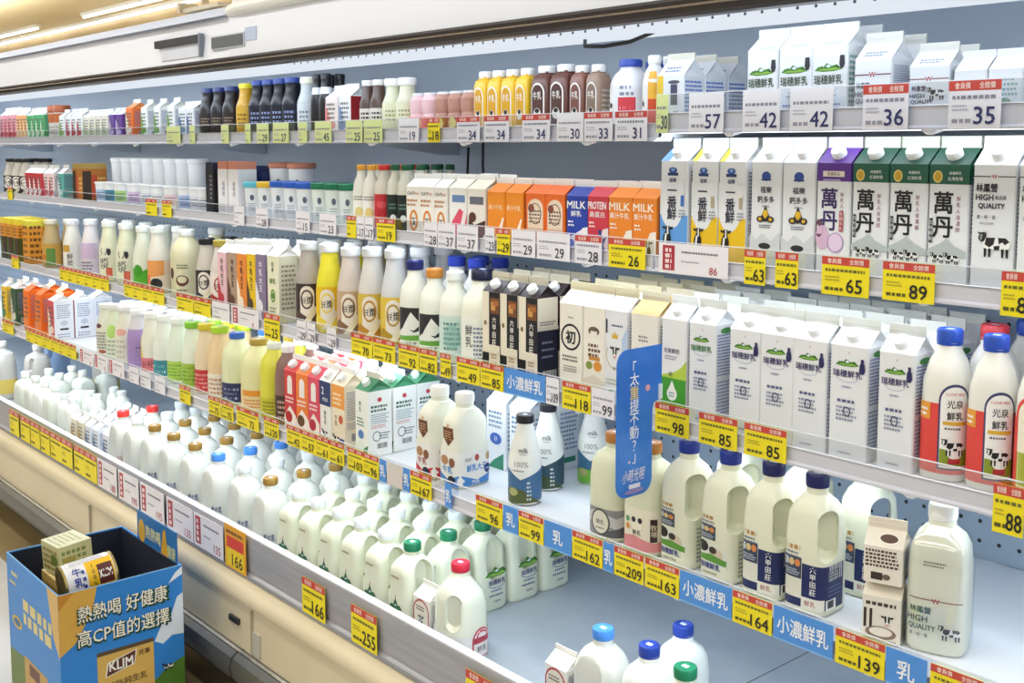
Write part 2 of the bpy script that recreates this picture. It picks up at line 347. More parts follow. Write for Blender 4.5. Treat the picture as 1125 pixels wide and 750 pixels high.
def capsule(cx, cy, cz, r, half, axis_az, length=.3, far=None, rim=.8):
    """stadium-shaped cutter whose through axis is horizontal at azimuth axis_az"""
    mb = MB(); pts = [(r * math.cos(t), half + r * math.sin(t)) for t in [math.pi * i / 10 for i in range(11)]] + [(r * math.cos(t), -half + r * math.sin(t)) for t in [math.pi + math.pi * i / 10 for i in range(11)]]
    ax = Vector((math.sin(axis_az), math.cos(axis_az), 0)); rt = Vector((math.cos(axis_az), -math.sin(axis_az), 0)); c = Vector((cx, cy, cz))
    rows = [[c + ax * q + rt * x * k + Vector((0, 0, 1)) * z * k for x, z in pts] for q, k in ((-length, 1.0), (0 if far is None else far - .008, 1.0), (length if far is None else far, 1.0 if far is None else rim))]
    b, n = mb.grid(rows, WHITE, True); mb.f.append(tuple(range(b, b + n))); mb.m.append(0); mb.f.append(tuple(reversed(range(b + 2 * n, b + 3 * n)))); mb.m.append(0)
    return mb.mesh('c')
def cutbox(x0, y0, z0, x1, y1, z1):
    mb = MB(); mb.box(x0, y0, z0, x1, y1, z1, WHITE); return mb.mesh('c')
NAVY, GRN, CREAM = '#1f2a5c', '#1d5a45', '#eee6d2'
# --- tall gable cartons
def yiban(c, c2): return [('r', 0, 0, 1, .46, c), ('e', .42, .58, .44, .26, WHITE), ('r', 0, .46, .86, .8, WHITE), ('r', .27, .855, .65, .885, '#22386f'), ('e', .46, .91, .15, .03, '#2c4f9e'), ('e', .46, .915, .07, .018, '#7fa7dd'),
    ('t', '福樂', .46, .81, .042, '#2a3768', None, .02), ('v', '一番鮮', .44, .59, .115, '#23273f', .118, .03), ('r', .76, .55, .88, .66, c2), ('l', .7, .44, .95, .53, 3, '#8a90a5'), ('bust', .3, .255, .42)]
carton('yiban_blue', 'milk_carton', 'white milk carton with sky-blue base and cow', els=yiban('#5f9fe0', '#3f78c8'), roof='#dfe3e8', roofels=[('r', 0, 0, .3, 1, '#5f8fce')], cap='#f3f4f5', fincol='#cdd2d6')
carton('yiban_yellow', 'milk_carton', 'white milk carton with yellow base and cow', els=yiban('#f0c419', '#b9a98a'), roof='#e2e4e4', roofels=[('r', 0, 0, .2, .9, '#c9c21e')], cap='#f3f4f5', fincol='#cdd0cc')
carton('gai', 'milk_carton', 'white calcium milk carton with yellow-black emblem', els=[('e', .5, .87, .15, .045, '#2c4f9e'), ('r', .34, .83, .66, .845, '#22386f'), ('t', '福樂', .5, .745, .06, '#2a2b38', .6, .02), ('t', '鈣多多', .5, .655, .06, '#2a2b38', .75, .02), ('t', '低脂牛乳', .5, .59, .02, '#555a6a'),
    ('p', [(.5, .6), (.34, .48), (.66, .48)], '#23222a'), ('e', .5, .52, .09, .04, '#e2b52a'), ('e', .33, .47, .12, .03, '#23222a'), ('e', .67, .47, .12, .03, '#23222a'), ('e', .33, .47, .06, .016, '#e2b52a'), ('e', .67, .47, .06, .016, '#e2b52a'), ('e', .5, .475, .13, .028, '#2e2a26'), ('e', .5, .5, .05, .02, '#e2b52a'), ('l', .3, .39, .7, .43, 2, '#4c5060'), ('p', [(0, 0), (1, 0), (1, .36), (.7, .27), (.4, .34), (.2, .27), (0, .33)], '#d3d6da'), ('e', .5, .22, .2, .03, '#2a2a30')], roof='#e2e4e6', cap='#f3f4f5')
def wandan(top, txt, ex): return [('r', 0, .84, 1, 1, top), ('v', '萬丹', .38, .59, .17, txt, .2, .04), ('v', '鮮乳人道濃醇', .76, .6, .036, '#8c3a52', .05, .008)] + ex
gw = [('e', .22, .9, .12, .05, '#c9a22c'), ('o', .22, .9, .12, .05, .03, '#ead37a'), ('t', '高優鮮乳', .66, .93, .025, '#e8efe8'), ('t', '北海牧場', .66, .885, .03, '#e8efe8', .5, .01), ('p', [(0, .29), (.1, .32), (.35, .36), (.5, .4), (.7, .34), (1, .3), (1, .25), (0, .25)], '#b9c2c2'), ('r', .05, .36, .13, .56, '#20242a'), ('v', '在地鮮乳', .09, .46, .035, '#dfe5e5', .045, .005), ('cow', .3, .23, .3), ('cow', .66, .23, .34)]
carton('wandan_green', 'milk_carton', 'white carton with dark-green top, calligraphy and cows', els=wandan('#1d5a45', '#17181c', gw), roof='#1d4a3c', cap='#f4f5f5', fincol='#c9cbbf', side=[('r', 0, .84, 1, 1, '#1d5a45')] + SIDE_GREY)
carton('wandan_purple', 'milk_carton', 'white carton with purple top and taro picture', els=wandan('#5a2a8c', '#3b2a66', [('r', .18, .88, .82, .93, '#e9dfd0'), ('t', '限量新品', .5, .905, .03, '#5a3a2c'), ('l', .2, .845, .8, .87, 1, '#d9c8ea'), ('e', .2, .34, .2, .11, '#d7b4cf'), ('e', .1, .42, .12, .08, '#6e4a5c'), ('e', .6, .3, .24, .09, '#e6cfe6'), ('o', .6, .3, .24, .09, .03, '#b48fc4'), ('r', .7, .4, .82, .58, '#b13a4a'), ('v', '芋頭牛乳', .76, .49, .034, '#f2e0e0', .042, .004)]), roof='#552a86', cap='#f4f5f5', fincol='#d8d2dd', side=[('r', 0, .84, 1, 1, '#5a2a8c')] + SIDE_GREY)
HQ = [('r', 0, .905, 1, .913, '#4a3a4a'), ('r', .42, .89, .58, .93, WHITE), ('t', 'W', .5, .91, .03, '#b0202c', None, .04), ('t', '林鳳營', .33, .82, .066, '#22202e', .5, .04), ('t', 'HIGH', .29, .745, .046, '#22202e', .42, .06), ('t', '高品質', .67, .745, .03, '#22202e'), ('t', 'QUALITY', .46, .675, .046, '#22202e', .74, .06), ('t', '濃・純・香', .34, .59, .03, '#3a3848'), ('t', '100%生乳使用', .36, .54, .018, '#6a6878'), ('cow', .62, .36, .66)]
carton('hq', 'milk_carton', 'white milk carton with black-and-white cow', els=HQ, roof='#e6e7e8', cap='#f4f5f5', w=.073, fincol='#e6e4de')
RS = [('t', 'Y', .5, .94, .018, '#c0402c', None, .05), ('hills', .46, .83, .62), ('t', '瑞穗鮮乳', .47, .755, .062, '#332a66', .8, .022), ('o', .47, .735, .3, .055, .012, '#9aa7c4', 190, 350), ('l', .33, .63, .62, .66, 1, '#8a8fae'), ('l', .22, .5, .78, .55, 1, '#5c628a'), ('l', .2, .34, .75, .48, 4, '#8d92ae'), ('o', .48, .42, .1, .045, .03, '#3f4660'), ('t', '低溫殺菌鮮乳', .45, .05, .02, '#3b3f78'), ('p', [(.8, .86), (.92, .86), (.94, .8), (.9, .77), (.82, .77), (.78, .8)], '#2a2a5c'), ('r', .82, .86, .9, .9, '#2a2a5c')]
RSS = [('l', .08, .5, .92, .92, 14, '#5b6fb6'), ('l', .08, .12, .92, .46, 10, '#8592c0'), ('e', .5, .94, .3, .03, '#4a8a4a')]
carton('rs', 'milk_carton', 'white carton with green hills above purple lettering', els=RS, side=RSS, cap='#f2f3f4', fincol='#d5d5cc')
carton('rs_low', 'milk_carton', 'white carton with all-green hills lettering', els=[e if e[0] != 't' or e[1] != '瑞穗鮮乳' else ('t', '瑞穗鮮乳', .47, .755, .062, '#2f7a3c', .8, .022) for e in RS if e[0] != 'p' and not (e[0] == 'r' and e[5] == '#2a2a5c')], side=RSS, cap='#f2f3f4', fincol='#d5d5cc')
RSP = [('hills', .47, .66, .8), ('t', '瑞穗鮮乳', .47, .53, .13, '#3a4a2c', .82, .02), ('o', .47, .43, .3, .08, .012, '#9aa7a4', 190, 350), ('l', .25, .3, .75, .34, 1, '#7a8a9e'), ('l', .15, .12, .85, .22, 2, '#5b6a9a'), ('p', [(.8, .86), (.92, .86), (.94, .74), (.9, .68), (.82, .68), (.78, .74)], '#26262c')]
carton('rs_pint', 'milk_carton', 'short white carton with green hills', els=RSP, side=[('l', .1, .2, .9, .9, 9, '#5f9a8a')], h=.135, w=.068, d=.072, rise=.03, fin=.016, fincol='#dfe2e2', roofels=[('l', .3, .1, .9, .3, 2, '#a9bcd6')])
HQP = [('r', 0, .73, 1, .75, '#7a3a44'), ('r', .42, .7, .58, .78, WHITE), ('t', 'W', .5, .74, .09, '#b0202c', None, .04), ('t', '林鳳營', .25, .55, .11, '#2b2a4a', .36, .03), ('t', 'HIGH', .22, .4, .09, '#2b2a4a', None, .04), ('t', 'QUALITY', .34, .27, .09, '#2b2a4a', .55, .04), ('cow', .72, .42, .4)]
carton('hq_pint', 'milk_carton', 'short white milk carton with cow and thin red line', els=HQP, h=.098, w=.078, d=.078, rise=.034, fin=.016, roofels=[('l', .2, .2, .8, .5, 2, '#8a90b0')], fincol='#d9d9d2')
carton('wg_pint', 'milk_carton', 'short white carton with faint green stripes', els=[('l', .1, .4, .9, .85, 4, '#7aa79a'), ('e', .5, .25, .2, .1, '#7aa07a')], h=.09, w=.072, d=.072, rise=.03, fin=.014)
carton('yb_pint', 'milk_carton', 'short white-yellow carton with blue text on its side', els=[('r', 0, 0, .22, 1, '#f0c838'), ('r', 0, .2, .1, .6, '#c8402c'), ('r', .5, .35, .75, .8, '#4a4a66'), ('e', .62, .85, .22, .04, '#555566'), ('t', 'X', .3, .15, .13, '#2a2a30', None, .03), ('t', '鮮', .7, .15, .13, '#2a2a30', None, .03)], side=[('l', .06, .12, .94, .92, 9, '#3f6fc8')], roofels=[('l', .2, .2, .85, .6, 2, '#6a7ab0')], h=.092, w=.074, d=.074, rise=.034, fin=.012, fincol='#d9d6c8')
carton('drop', 'milk_carton', 'white carton with green base and water drop', els=[('p', [(0, .3), (1, .3), (1, .6), (.8, .52), (.5, .46), (0, .42)], '#b7d04a'), ('r', 0, 0, 1, .4, '#3f9a2e'), ('e', .45, .24, .2, .07, '#f5f7f5'), ('p', [(.27, .26), (.63, .26), (.45, .38)], '#f5f7f5'), ('l', .33, .21, .57, .27, 2, '#5a8a9a'), ('t', '光泉鮮奶', .42, .68, .05, '#5a4a72', .7, .02), ('l', .15, .59, .7, .64, 2, '#9a8fb0'), ('t', '新', .4, .44, .05, '#54504a')], cap='#f4f5f5', fincol='#e3e4e0')
LJ = [('r', 0, 0, 1, 1, CREAM), ('r', .38, .36, 1, 1, '#15151f'), ('r', 0, 0, .38, .26, '#15151f'), ('r', .46, .74, .95, .93, '#7a4a2a'), ('r', .5, .78, .75, .88, '#d09a52'), ('r', .6, .84, .92, .9, '#b06a34'), ('v', '六甲田莊', .68, .53, .075, '#f2f0e8', .09, .02), ('e', .18, .62, .07, .03, '#8a6a48'), ('r', .38, .26, 1, .36, CREAM), ('t', '鮮乳', .68, .13, .07, '#9a5a3c'), ('l', .52, .2, .84, .27, 2, '#b08a6a')]
carton('liujia', 'milk_carton', 'black-and-cream checked milk carton with vertical lettering', base=CREAM, roof='#2a1d22', els=LJ, side=[('r', 0, 0, 1, .62, '#1c1f38'), ('r', 0, .62, 1, .66, '#d8d4c8'), ('l', .2, .3, .8, .55, 3, '#8a8fae', .3), ('l', .1, .68, .9, .74, 2, '#6a6f8a'), ('bar', .25, .04, .9, .15)], cap='#f4f5f5', fincol='#c9c0aa')
carton('chu', 'milk_carton', 'cream carton with large black circled character', base='#f0ebdf', els=[('o', .5, .63, .42, .15, .07, '#1b1b26'), ('t', '初', .5, .63, .14, '#1b1b26', None, .05), ('l', .15, .36, .85, .44, 2, '#6a6666'), ('l', .2, .24, .8, .32, 3, '#8a8684'), ('bust', .62, .08, .22), ('t', 'FRESH', .5, .85, .02, '#555')], roof='#efece4', fincol='#d8cfae')
carton('badge', 'milk_carton', 'cream carton with orange and green badges', base='#f1ece0', els=[('e', .5, .74, .25, .05, '#6a5a4a'), ('r', .35, .68, .65, .74, '#f1ece0'), ('l', .25, .46, .8, .62, 3, '#6a4a3a', .6), ('r', .28, .42, .78, .46, '#c98a3a'), ('e', .3, .36, .15, .045, '#8a9a4a'), ('e', .68, .36, .18, .055, '#e0953a'), ('p', [(0, 0), (1, 0), (1, .2), (.5, .26), (0, .2)], '#ddd5c6')], roof='#f1eee6', fincol='#d9cfb0')
carton('cowhead', 'milk_carton', 'white carton with cow head and gold wreath', els=[('p', [(.8, .3), (1, .3), (1, .85), (.75, .7)], '#bcd0ea'), ('o', .45, .52, .38, .15, .03, '#c8b468', 150, 390), ('cowhead', .45, .55, .34), ('p', [(.33, .7), (.57, .7), (.6, .76), (.52, .73), (.45, .78), (.38, .73), (.3, .76)], '#d8b23c'), ('l', .3, .83, .8, .87, 1, '#5a6690'), ('r', .05, .75, .12, .9, '#23263c'), ('t', 'A', .45, .38, .04, '#444'), ('l', .1, .2, .9, .28, 2, '#b8c0a8'), ('e', .3, .1, .12, .05, '#5f9a4a')], roof='#f3f3ee', fincol='#d8cfae')
carton('hundred', 'milk_carton', 'cream carton with gold top and percent lettering', base='#f0ebe0', els=[('l', .3, .72, .7, .8, 2, '#8a8480'), ('l', .2, .58, .8, .66, 3, '#a29c98'), ('t', '100%', .45, .45, .05, '#4a4644', .6, .01), ('t', '鮮乳', .5, .36, .05, '#4a4644'), ('l', .1, .2, .9, .3, 3, '#9a9490')], roof='#cdb076', fincol='#d9d2bc', cap=None)
carton('plain_back', 'milk_carton', 'white carton with dark band behind the front row', els=[('l', .1, .3, .9, .8, 8, '#9aa4c0')], roof='#eef1f4', fincol='#f2f4f6')
# --- half-litre cartons of the left bays
def simple(key, desc, base, els, roof=None, w=.062, h=.15, d=.062, cap=None, rise=.026, fin=.014, side=None, name='drink_carton', cat='drink carton', fincol=None):
    carton(key, name, desc, base=base, roof=roof, els=els, w=w, d=d, h=h, cap=cap, rise=rise, fin=fin, side=side, cat=cat, fincol=fincol or '#f3f3f0')
TX = [('l', .12, .5, .88, .9, 5, '#5a5a66')]
simple('oat', 'white oat drink carton with orange ring print', '#f3efe6', [('t', 'OAT', .36, .86, .07, '#3a3a3a', None, .03), ('t', 'MILK', .76, .86, .05, '#b06a3a'), ('o', .55, .3, .3, .22, .13, '#e08a32'), ('bust', .55, .28, .3), ('l', .1, .6, .9, .78, 2, '#c08a5a')], roof='#f4f3ee')
simple('pinkm', 'white carton with pink fruit-milk splash', '#f2f0ea', [('p', [(0, .1), (1, .0), (1, .5), (.6, .6), (.2, .35)], '#e0526a'), ('r', .2, .72, .9, .86, '#6a8ab8'), ('p', [(.5, .0), (.75, 0), (1, .5), (.85, .6)], '#f6e9e6')], roof='#eeeade')
simple('choco', 'cream carton with dark chocolate-milk splash', '#efe9dc', [('p', [(0, .05), (.7, 0), (1, .15), (1, .4), (.4, .3), (.1, .42)], '#4a2c22'), ('r', .15, .7, .9, .85, '#6a6a7a'), ('e', .3, .45, .2, .1, '#5a3424')], roof='#eee8d6')
simple('orange', 'orange fruit-milk carton', '#f19022', [('p', [(0, 0), (1, 0), (1, .3), (.4, .1)], '#ffc27a'), ('t', '果汁牛乳', .5, .7, .1, '#ffe0b0', .8, .02), ('p', [(.4, 0), (.7, 0), (1, .5), (.9, .5)], '#fff0dc')], roof='#f08a20')
simple('house', 'orange carton showing pointed roof and pale panel', '#ee6f24', [('a', .12, 0, .9, .9, '#efd9c0'), ('o', .51, .62, .3, .2, .04, '#5a4a44'), ('e', .3, .72, .16, .08, '#8a4a3c'), ('l', .2, .45, .85, .72, 4, '#6a5a54'), ('r', .14, .1, .88, .35, '#d7b69a')], roof='#ee6f24', w=.068)
for k, de, c, c2, t, t2, tc in (('milk_blue', 'blue milk carton with cow', '#2440a8', '#f3f3f3', 'MILK', '鮮乳', '#f6f6f6'), ('milk_red', 'red protein milk carton', '#d03a48', '#f3e6e6', 'PROTEIN', '高蛋白', '#fbeef0'), ('milk_orange', 'orange milk carton with cow', '#f08a2a', '#f6efe4', 'MILK', '果汁牛乳', '#fff3e0')):
    simple(k, de, c, [('p', [(.25, 0), (1, 0), (1, .45), (.75, .42)], c2), ('p', [(0, 0), (.3, 0), (.75, .4), (.0, .2)], '#e8eaf0' if k == 'milk_blue' else c), ('t', t, .47, .84, .13, tc, .86, .04), ('t', t2, .47, .68, .1, tc, .8, .02), ('l', .1, .45, .4, .58, 2, tc), ('bust', .68, .16, .42) if 'MILK' == t else ('p', [(.5, 0), (.62, .25), (.52, .4), (.66, .42), (.75, .25), (.95, .3), (.78, .15), (.9, 0), (.78, 0), (.68, .14)], '#2f3f8a'), ('e', .25, .14, .14, .07, '#3f62c8')], roof=c, w=.066)
PAL = {'pinks': '#e89aa0', 'oranges': '#f0a862', 'greens': '#4faa62', 'cream': '#efe8d8', 'white': '#f2f3f0', 'purple': '#6a3a9a', 'redd': '#c8343c', 'teal': '#5fb0a8', 'tan': '#c49a5a', 'black': '#1c1c24', 'orangeb': '#ee7424', 'brown': '#7a5040'}
def stripes(key, desc, base, c2, roof='#f2f3f3', w=.05, h=.11, **k): simple(key, desc, PAL.get(base, base), [('p', [(0, 0), (.5, 0), (.3, .6), (0, .8)], PAL.get(c2, c2)), ('l', .15, .3, .85, .9, 5, '#5a5a5a' if base != 'black' else '#b8b8c0'), ('e', .6, .25, .25, .1, PAL.get(c2, c2))], roof=roof, w=w, d=w, h=h, rise=.022, fin=.012, **k)
stripes('s_pink', 'small pink drink carton', 'pinks', 'redd'); stripes('s_orange', 'small pale-orange drink carton', 'oranges', '#f7d9a8'); stripes('s_green', 'small green drink carton', 'greens', '#d8ecd0')
stripes('s_cream', 'small cream carton with grey print', 'cream', '#b8c8a0'); stripes('s_red', 'small white carton with red pattern', 'white', 'redd'); stripes('s_purple', 'small carton with purple panel', 'purple', '#d8c8ea'); stripes('s_house', 'orange carton with pointed white top', 'orangeb', '#f2ead8', roof='#f2a060', w=.06, h=.11)
stripes('s_gw', 'small white carton with green print', 'white', '#7fb04a', roof='#eef2ea'); stripes('s_floral', 'white carton with pink blossom print', '#f4e6e2', '#e88f8c', w=.06, h=.10); stripes('s_redside', 'white carton with red side', '#f1f1f4', '#8fa3c8', w=.06, h=.1, side=[('r', 0, 0, 1, 1, '#a8262c')])
stripes('s_crimson', 'small red-and-white drink carton', 'redd', '#f4ecec', h=.1); stripes('s_pinkw', 'small pink-white drink carton', '#f0d5d5', '#d8606c', h=.1); stripes('s_teal', 'small teal-and-white drink carton', 'teal', '#e8f2f0', h=.1)
stripes('s_yellow', 'yellow drink carton with green stripe', '#efc22e', '#3f7a3a', w=.058, h=.15); stripes('s_darkg', 'dark green drink carton', '#2f5a3a', '#d8d8c0', w=.058, h=.15); stripes('s_orangetall', 'plain bright orange carton', '#f2741c', '#f08a3a', roof='#f07a28', w=.066, h=.155)
stripes('s_redstripe', 'white carton with red-striped front and barcode side', '#d9545a', '#f4e6d8', w=.07, h=.165, side=[('r', 0, 0, 1, 1, '#eef0f6'), ('l', .15, .55, .85, .92, 7, '#8f9ab8'), ('e', .5, .42, .2, .07, '#cdd3e2'), ('r', .28, .24, .72, .29, '#2a2a34'), ('l', .15, .05, .8, .18, 2, '#9aa2ba')])
stripes('s_goldy', 'small cream-and-gold drink carton', '#efe4c4', '#d8a83a', h=.12, w=.056); stripes('s_bluish', 'small white carton with blue-grey print', '#eef0f4', '#5f7fae', h=.12, w=.056)
for k, de, c, c2 in (('t_pink', 'slim pink carton with dark vertical lettering', '#eec4cc', '#c8384c'), ('t_brown', 'slim brown milk-tea carton', '#b79a84', '#6a4a3a'), ('t_orange', 'slim orange carton with vertical lettering', '#f0903a', '#fff0d8'), ('t_yellow', 'slim yellow carton with dark lettering', '#f2c81e', '#4a3a2a'), ('t_purple', 'slim grey-violet carton with white base', '#8a7a9a', '#f2f0f4')):
    simple(k, de, c, [('p', [(0, 0), (.6, 0), (.3, .4), (0, .6)], c2), ('v', '牛乳大王', .55, .66, .1, '#2f2a34' if k != 't_purple' else '#f4f2f8', .12, .02), ('e', .45, .2, .3, .1, c2)], roof='#f0eeea', w=.056, d=.056, h=.19)
simple('t_green', 'cream carton with round green emblem', '#efeccf', [('v', '四季', .5, .83, .07, '#3a4a3a'), ('t', '鮮乳', .5, .62, .08, '#5a7a3a', .7, .02), ('o', .5, .4, .2, .1, .08, '#5f9a3a'), ('e', .5, .4, .1, .05, '#5f9a3a'), ('l', .2, .1, .8, .25, 3, '#8a9a6a')], side=[('l', .15, .2, .9, .9, 10, '#a9a08a')], roof='#f2f0e8', w=.062, d=.062, h=.19)
def fruit(key, desc, c, c2, els=None, side=None): simple(key, desc, c, els or [('a', .3, .6, .72, .92, '#f4ece8'), ('p', [(0, 0), (1, 0), (1, .25), (.5, .4), (0, .2)], '#f5ece6'), ('e', .4, .2, .3, .1, c2), ('l', .15, .45, .85, .58, 2, '#fbeeee')], roof=c, cap='#f3f4f6', w=.064, d=.064, h=.17, rise=.03, side=side)
fruit('f_red', 'red screw-cap milk carton with apple print', '#d23a40', '#b8232c'); fruit('f_orange', 'orange screw-cap milk carton', '#f08038', '#6a4a2c'); fruit('f_rose', 'rose-red screw-cap milk carton with strawberry print', '#dc4a62', '#b8283c')
fruit('f_navy', 'white-and-navy screw-cap milk carton', '#f1f1ee', '#223', [('r', 0, .6, 1, 1, '#26386c'), ('t', '2', .3, .84, .12, '#f2f4f8', None, .03), ('t', 'MILK', .55, .7, .06, '#f2f4f8', .8, .02), ('v', '鮮乳坊', .5, .4, .07, '#33343c'), ('cow', .5, .12, .5)])
fruit('f_amber', 'amber-topped screw-cap milk carton', '#f3e6cf', '#e08a32', [('r', 0, .62, 1, 1, '#efa04a'), ('l', .15, .68, .8, .9, 3, '#fbe8c8'), ('v', '牛乳', .35, .42, .08, '#6a4a34'), ('e', .72, .45, .16, .07, '#d0603a'), ('cow', .4, .1, .5), ('r', .62, .02, .98, .14, '#3a4a9a')])
WBIG = [('v', '鮮乳', .4, .75, .07, '#2f6a44', .09, .02), ('l', .15, .45, .7, .6, 3, '#5a7a6a'), ('e', .45, .32, .22, .07, '#5f88c8'), ('p', [(0, 0), (1, 0), (1, .12), (.4, .22), (0, .16)], '#e6ecdf'), ('p', [(.5, 0), (.9, 0), (1, .18), (.7, .12)], '#2f7a44')]
WSIDE = [('e', .48, .86, .09, .035, '#c0404a'), ('l', .12, .68, .88, .8, 2, '#3f6a58', .6), ('l', .12, .5, .88, .66, 5, '#8aa0b0'), ('l', .12, .43, .8, .49, 2, '#d08a90'), ('o', .35, .3, .17, .08, .03, '#6a7a8a'), ('l', .45, .25, .9, .37, 3, '#6a7a8a'), ('bar', .35, .1, .78, .19)]
simple('w_big', 'white screw-cap carton with green lettering and barcode side', '#f3f5f1', WBIG, roof='#3f8a62', cap='#f2f4f4', w=.075, d=.09, h=.175, rise=.03, side=WSIDE, name='milk_carton', cat='milk carton', fincol='#d8d8cc')
simple('w_blue', 'white carton with blue badge and green leaf', '#eef2f6', [('e', .5, .45, .3, .09, '#3f6ac0'), ('t', '好', .5, .45, .07, '#f2f6fa'), ('p', [(.1, 0), (.9, 0), (.9, .25), (.4, .12)], '#2f8a6a'), ('l', .15, .62, .85, .9, 4, '#6f8fae')], roof='#e6eef4', w=.075, d=.075, h=.17, side=[('l', .1, .3, .9, .9, 9, '#8aa0c0'), ('r', .2, .1, .8, .18, '#2f8a6a')], name='milk_carton', cat='milk carton')
# --- bottles
PET = R3((0, .029), (.004, .032), (.10, .032), (.125, .029), (.148, .018), (.158, .0165), (.165, .0165))
def pet(key, desc, body, cap, lab=None, els=None, prof=PET, sq=2.0, name='drink_bottle', cat='drink bottle', **k):
    bottle(key, name, desc, prof, sq, body, cap, label=lab, els=els, cat=cat, **k)
def LE(z0, z1, *els, w=.07): return [(z0, z1, -w / 2, w / 2, list(els))]
DK = R3((0, .026), (.004, .029), (.085, .029), (.105, .022), (.118, .019), (.132, .019), (.136, .0165))
pet('coffee', 'dark brown coffee bottle with navy cap', '#20181a', '#2a3c7c', (.02, .07, '#2c2226'), LE(.02, .07, ('l', .2, .3, .8, .8, 3, '#9a8a72'), w=.05), DK, caph=.012, capr=.021)
pet('blackcof', 'black-labelled coffee bottle with blue cap', '#15161f', '#2c4a9a', (.02, .08, '#191b2c'), LE(.02, .08, ('l', .2, .2, .8, .8, 3, '#8f9cc8'), w=.05), DK, caph=.012, capr=.021)
pet('yellowb', 'amber drink bottle with yellow cap', '#d8a42c', '#f0e02a', (.02, .08, '#e0b440'), LE(.02, .08, ('l', .2, .2, .8, .8, 3, '#8a5a1c'), w=.05), DK, caph=.012, capr=.021)
pet('creamb', 'pale grey bottle with cream cap', '#c9d0d4', '#f1efd8', (.02, .08, '#dfe4e8'), LE(.02, .08, ('l', .2, .2, .8, .8, 3, '#8a97a6'), w=.05), DK, caph=.014, capr=.021)
pet('starb', 'black bottle with white neck collar', '#17171c', '#1c1c22', (.098, .115, '#eceef2'), None, DK, caph=.012, capr=.02)
pet('brownsm', 'small brown drink bottle with white cap', '#5c463c', '#eceae6', (.02, .07, '#e6e0d8'), LE(.02, .07, ('l', .15, .2, .85, .9, 3, '#3a2c28'), w=.05), DK, caph=.013, capr=.021)
pet('vanilla', 'cream yogurt-drink bottle with white cap', '#e2e0c4', '#f4f4f0', (.015, .085, '#e9e6c8'), LE(.015, .085, ('l', .2, .3, .8, .8, 3, '#a8a878'), w=.05), DK, caph=.018, capr=.023)
YM = R3((0, .022), (.003, .0245), (.03, .0245), (.036, .022), (.042, .0245), (.062, .0245), (.072, .017))
pet('yak_pink', 'tiny pink yogurt-drink bottle with foil top', '#f2ccd0', '#f5f6f8', (.004, .03, '#f0685a'), LE(.004, .03, ('e', .7, .5, .2, .4, '#f4d8a0'), w=.045), YM, caph=.004, capr=.018)
pet('yak_brown', 'tiny brown yogurt-drink bottle with foil top', '#c09080', '#f5f6f8', (.004, .03, '#a8503a'), LE(.004, .03, ('e', .3, .5, .25, .4, '#e8d890'), w=.045), YM, caph=.004, capr=.018)
PM = [(0, .030, .030), (.004, .033, .033), (.115, .033, .033), (.128, .028, .028), (.133, .019, .019), (.138, .019, .019)]
def arch(c, t='牛乳'): return [('a', .1, .05, .9, .97, '#f2efe8'), ('a', .17, .09, .83, .93, c), ('t', t, .5, .7, .16, '#f4efe6', .5, .02), ('e', .5, .32, .22, .12, '#f2efe8'), ('e', .5, .38, .14, .05, '#2a2a2a')]
def square(key, desc, c, c2, cap='#f3f3f2'): bottle(key, 'milk_bottle', desc, PM, 4.0, c, cap, capr=.022, caph=.014, printels=[(.005, .115, -.03, .03, arch(c2)), (.01, .11, .036, .09, [('l', .1, .1, .9, .9, 7, '#cfc8bc')])])
square('m_yellow', 'square yellow milk bottle with white cap', '#eec022', '#dca41c'); square('m_brown', 'square dark-brown milk bottle with white cap', '#6a3a30', '#54302a'); square('m_mid', 'square reddish-brown milk bottle with white cap', '#8a5a4c', '#7a4a40'); square('m_tan', 'square tan milk bottle with white cap', '#9a7e6c', '#88705f')
GQa = [('a', .08, .03, .92, .98, '#3a3f6a'), ('a', .13, .05, .87, .95, '#f5f3f0'), ('t', '光泉', .5, .76, .085, '#26242c', .6, .03), ('t', '鮮乳', .5, .63, .085, '#26242c', .6, .03), ('r', .2, .53, .8, .57, '#e0b23a'), ('l', .25, .48, .75, .52, 1, '#5a5a5a'), ('r', .14, .08, .86, .26, '#8a9a2c'), ('e', .52, .28, .24, .13, '#f4f1ec'), ('cow', .52, .27, .5), ('r', .36, .1, .66, .16, '#b03038'), ('t', 'I LOVE MILK', .5, .87, .03, '#c83a3a', .5, .01)]
GQP = [(0, .039, .039), (.004, .0415, .0415), (.14, .0415, .0415), (.165, .04, .04), (.195, .031, .031), (.214, .0205, .0205), (.226, .0205, .0205)]
bottle('gq', 'milk_bottle', 'round milk bottle with red wrap and blue cap', GQP, 2.6, '#ecebe2', '#2a52b8', capr=.0225, caph=.022, label=(.012, .128, '#e0483f'), els=[(.015, .165, -.002, .066, GQa), (.012, .13, .075, .125, [('r', 0, .72, 1, 1, '#f3e7e2'), ('l', .15, .2, .85, .62, 5, '#f7d0c8'), ('bar', .2, .03, .8, .16)]), (.10, .128, -.045, -.012, [('r', 0, 0, 1, 1, '#e8a03a'), ('l', .1, .2, .9, .8, 2, '#fff')])], rough=.25)
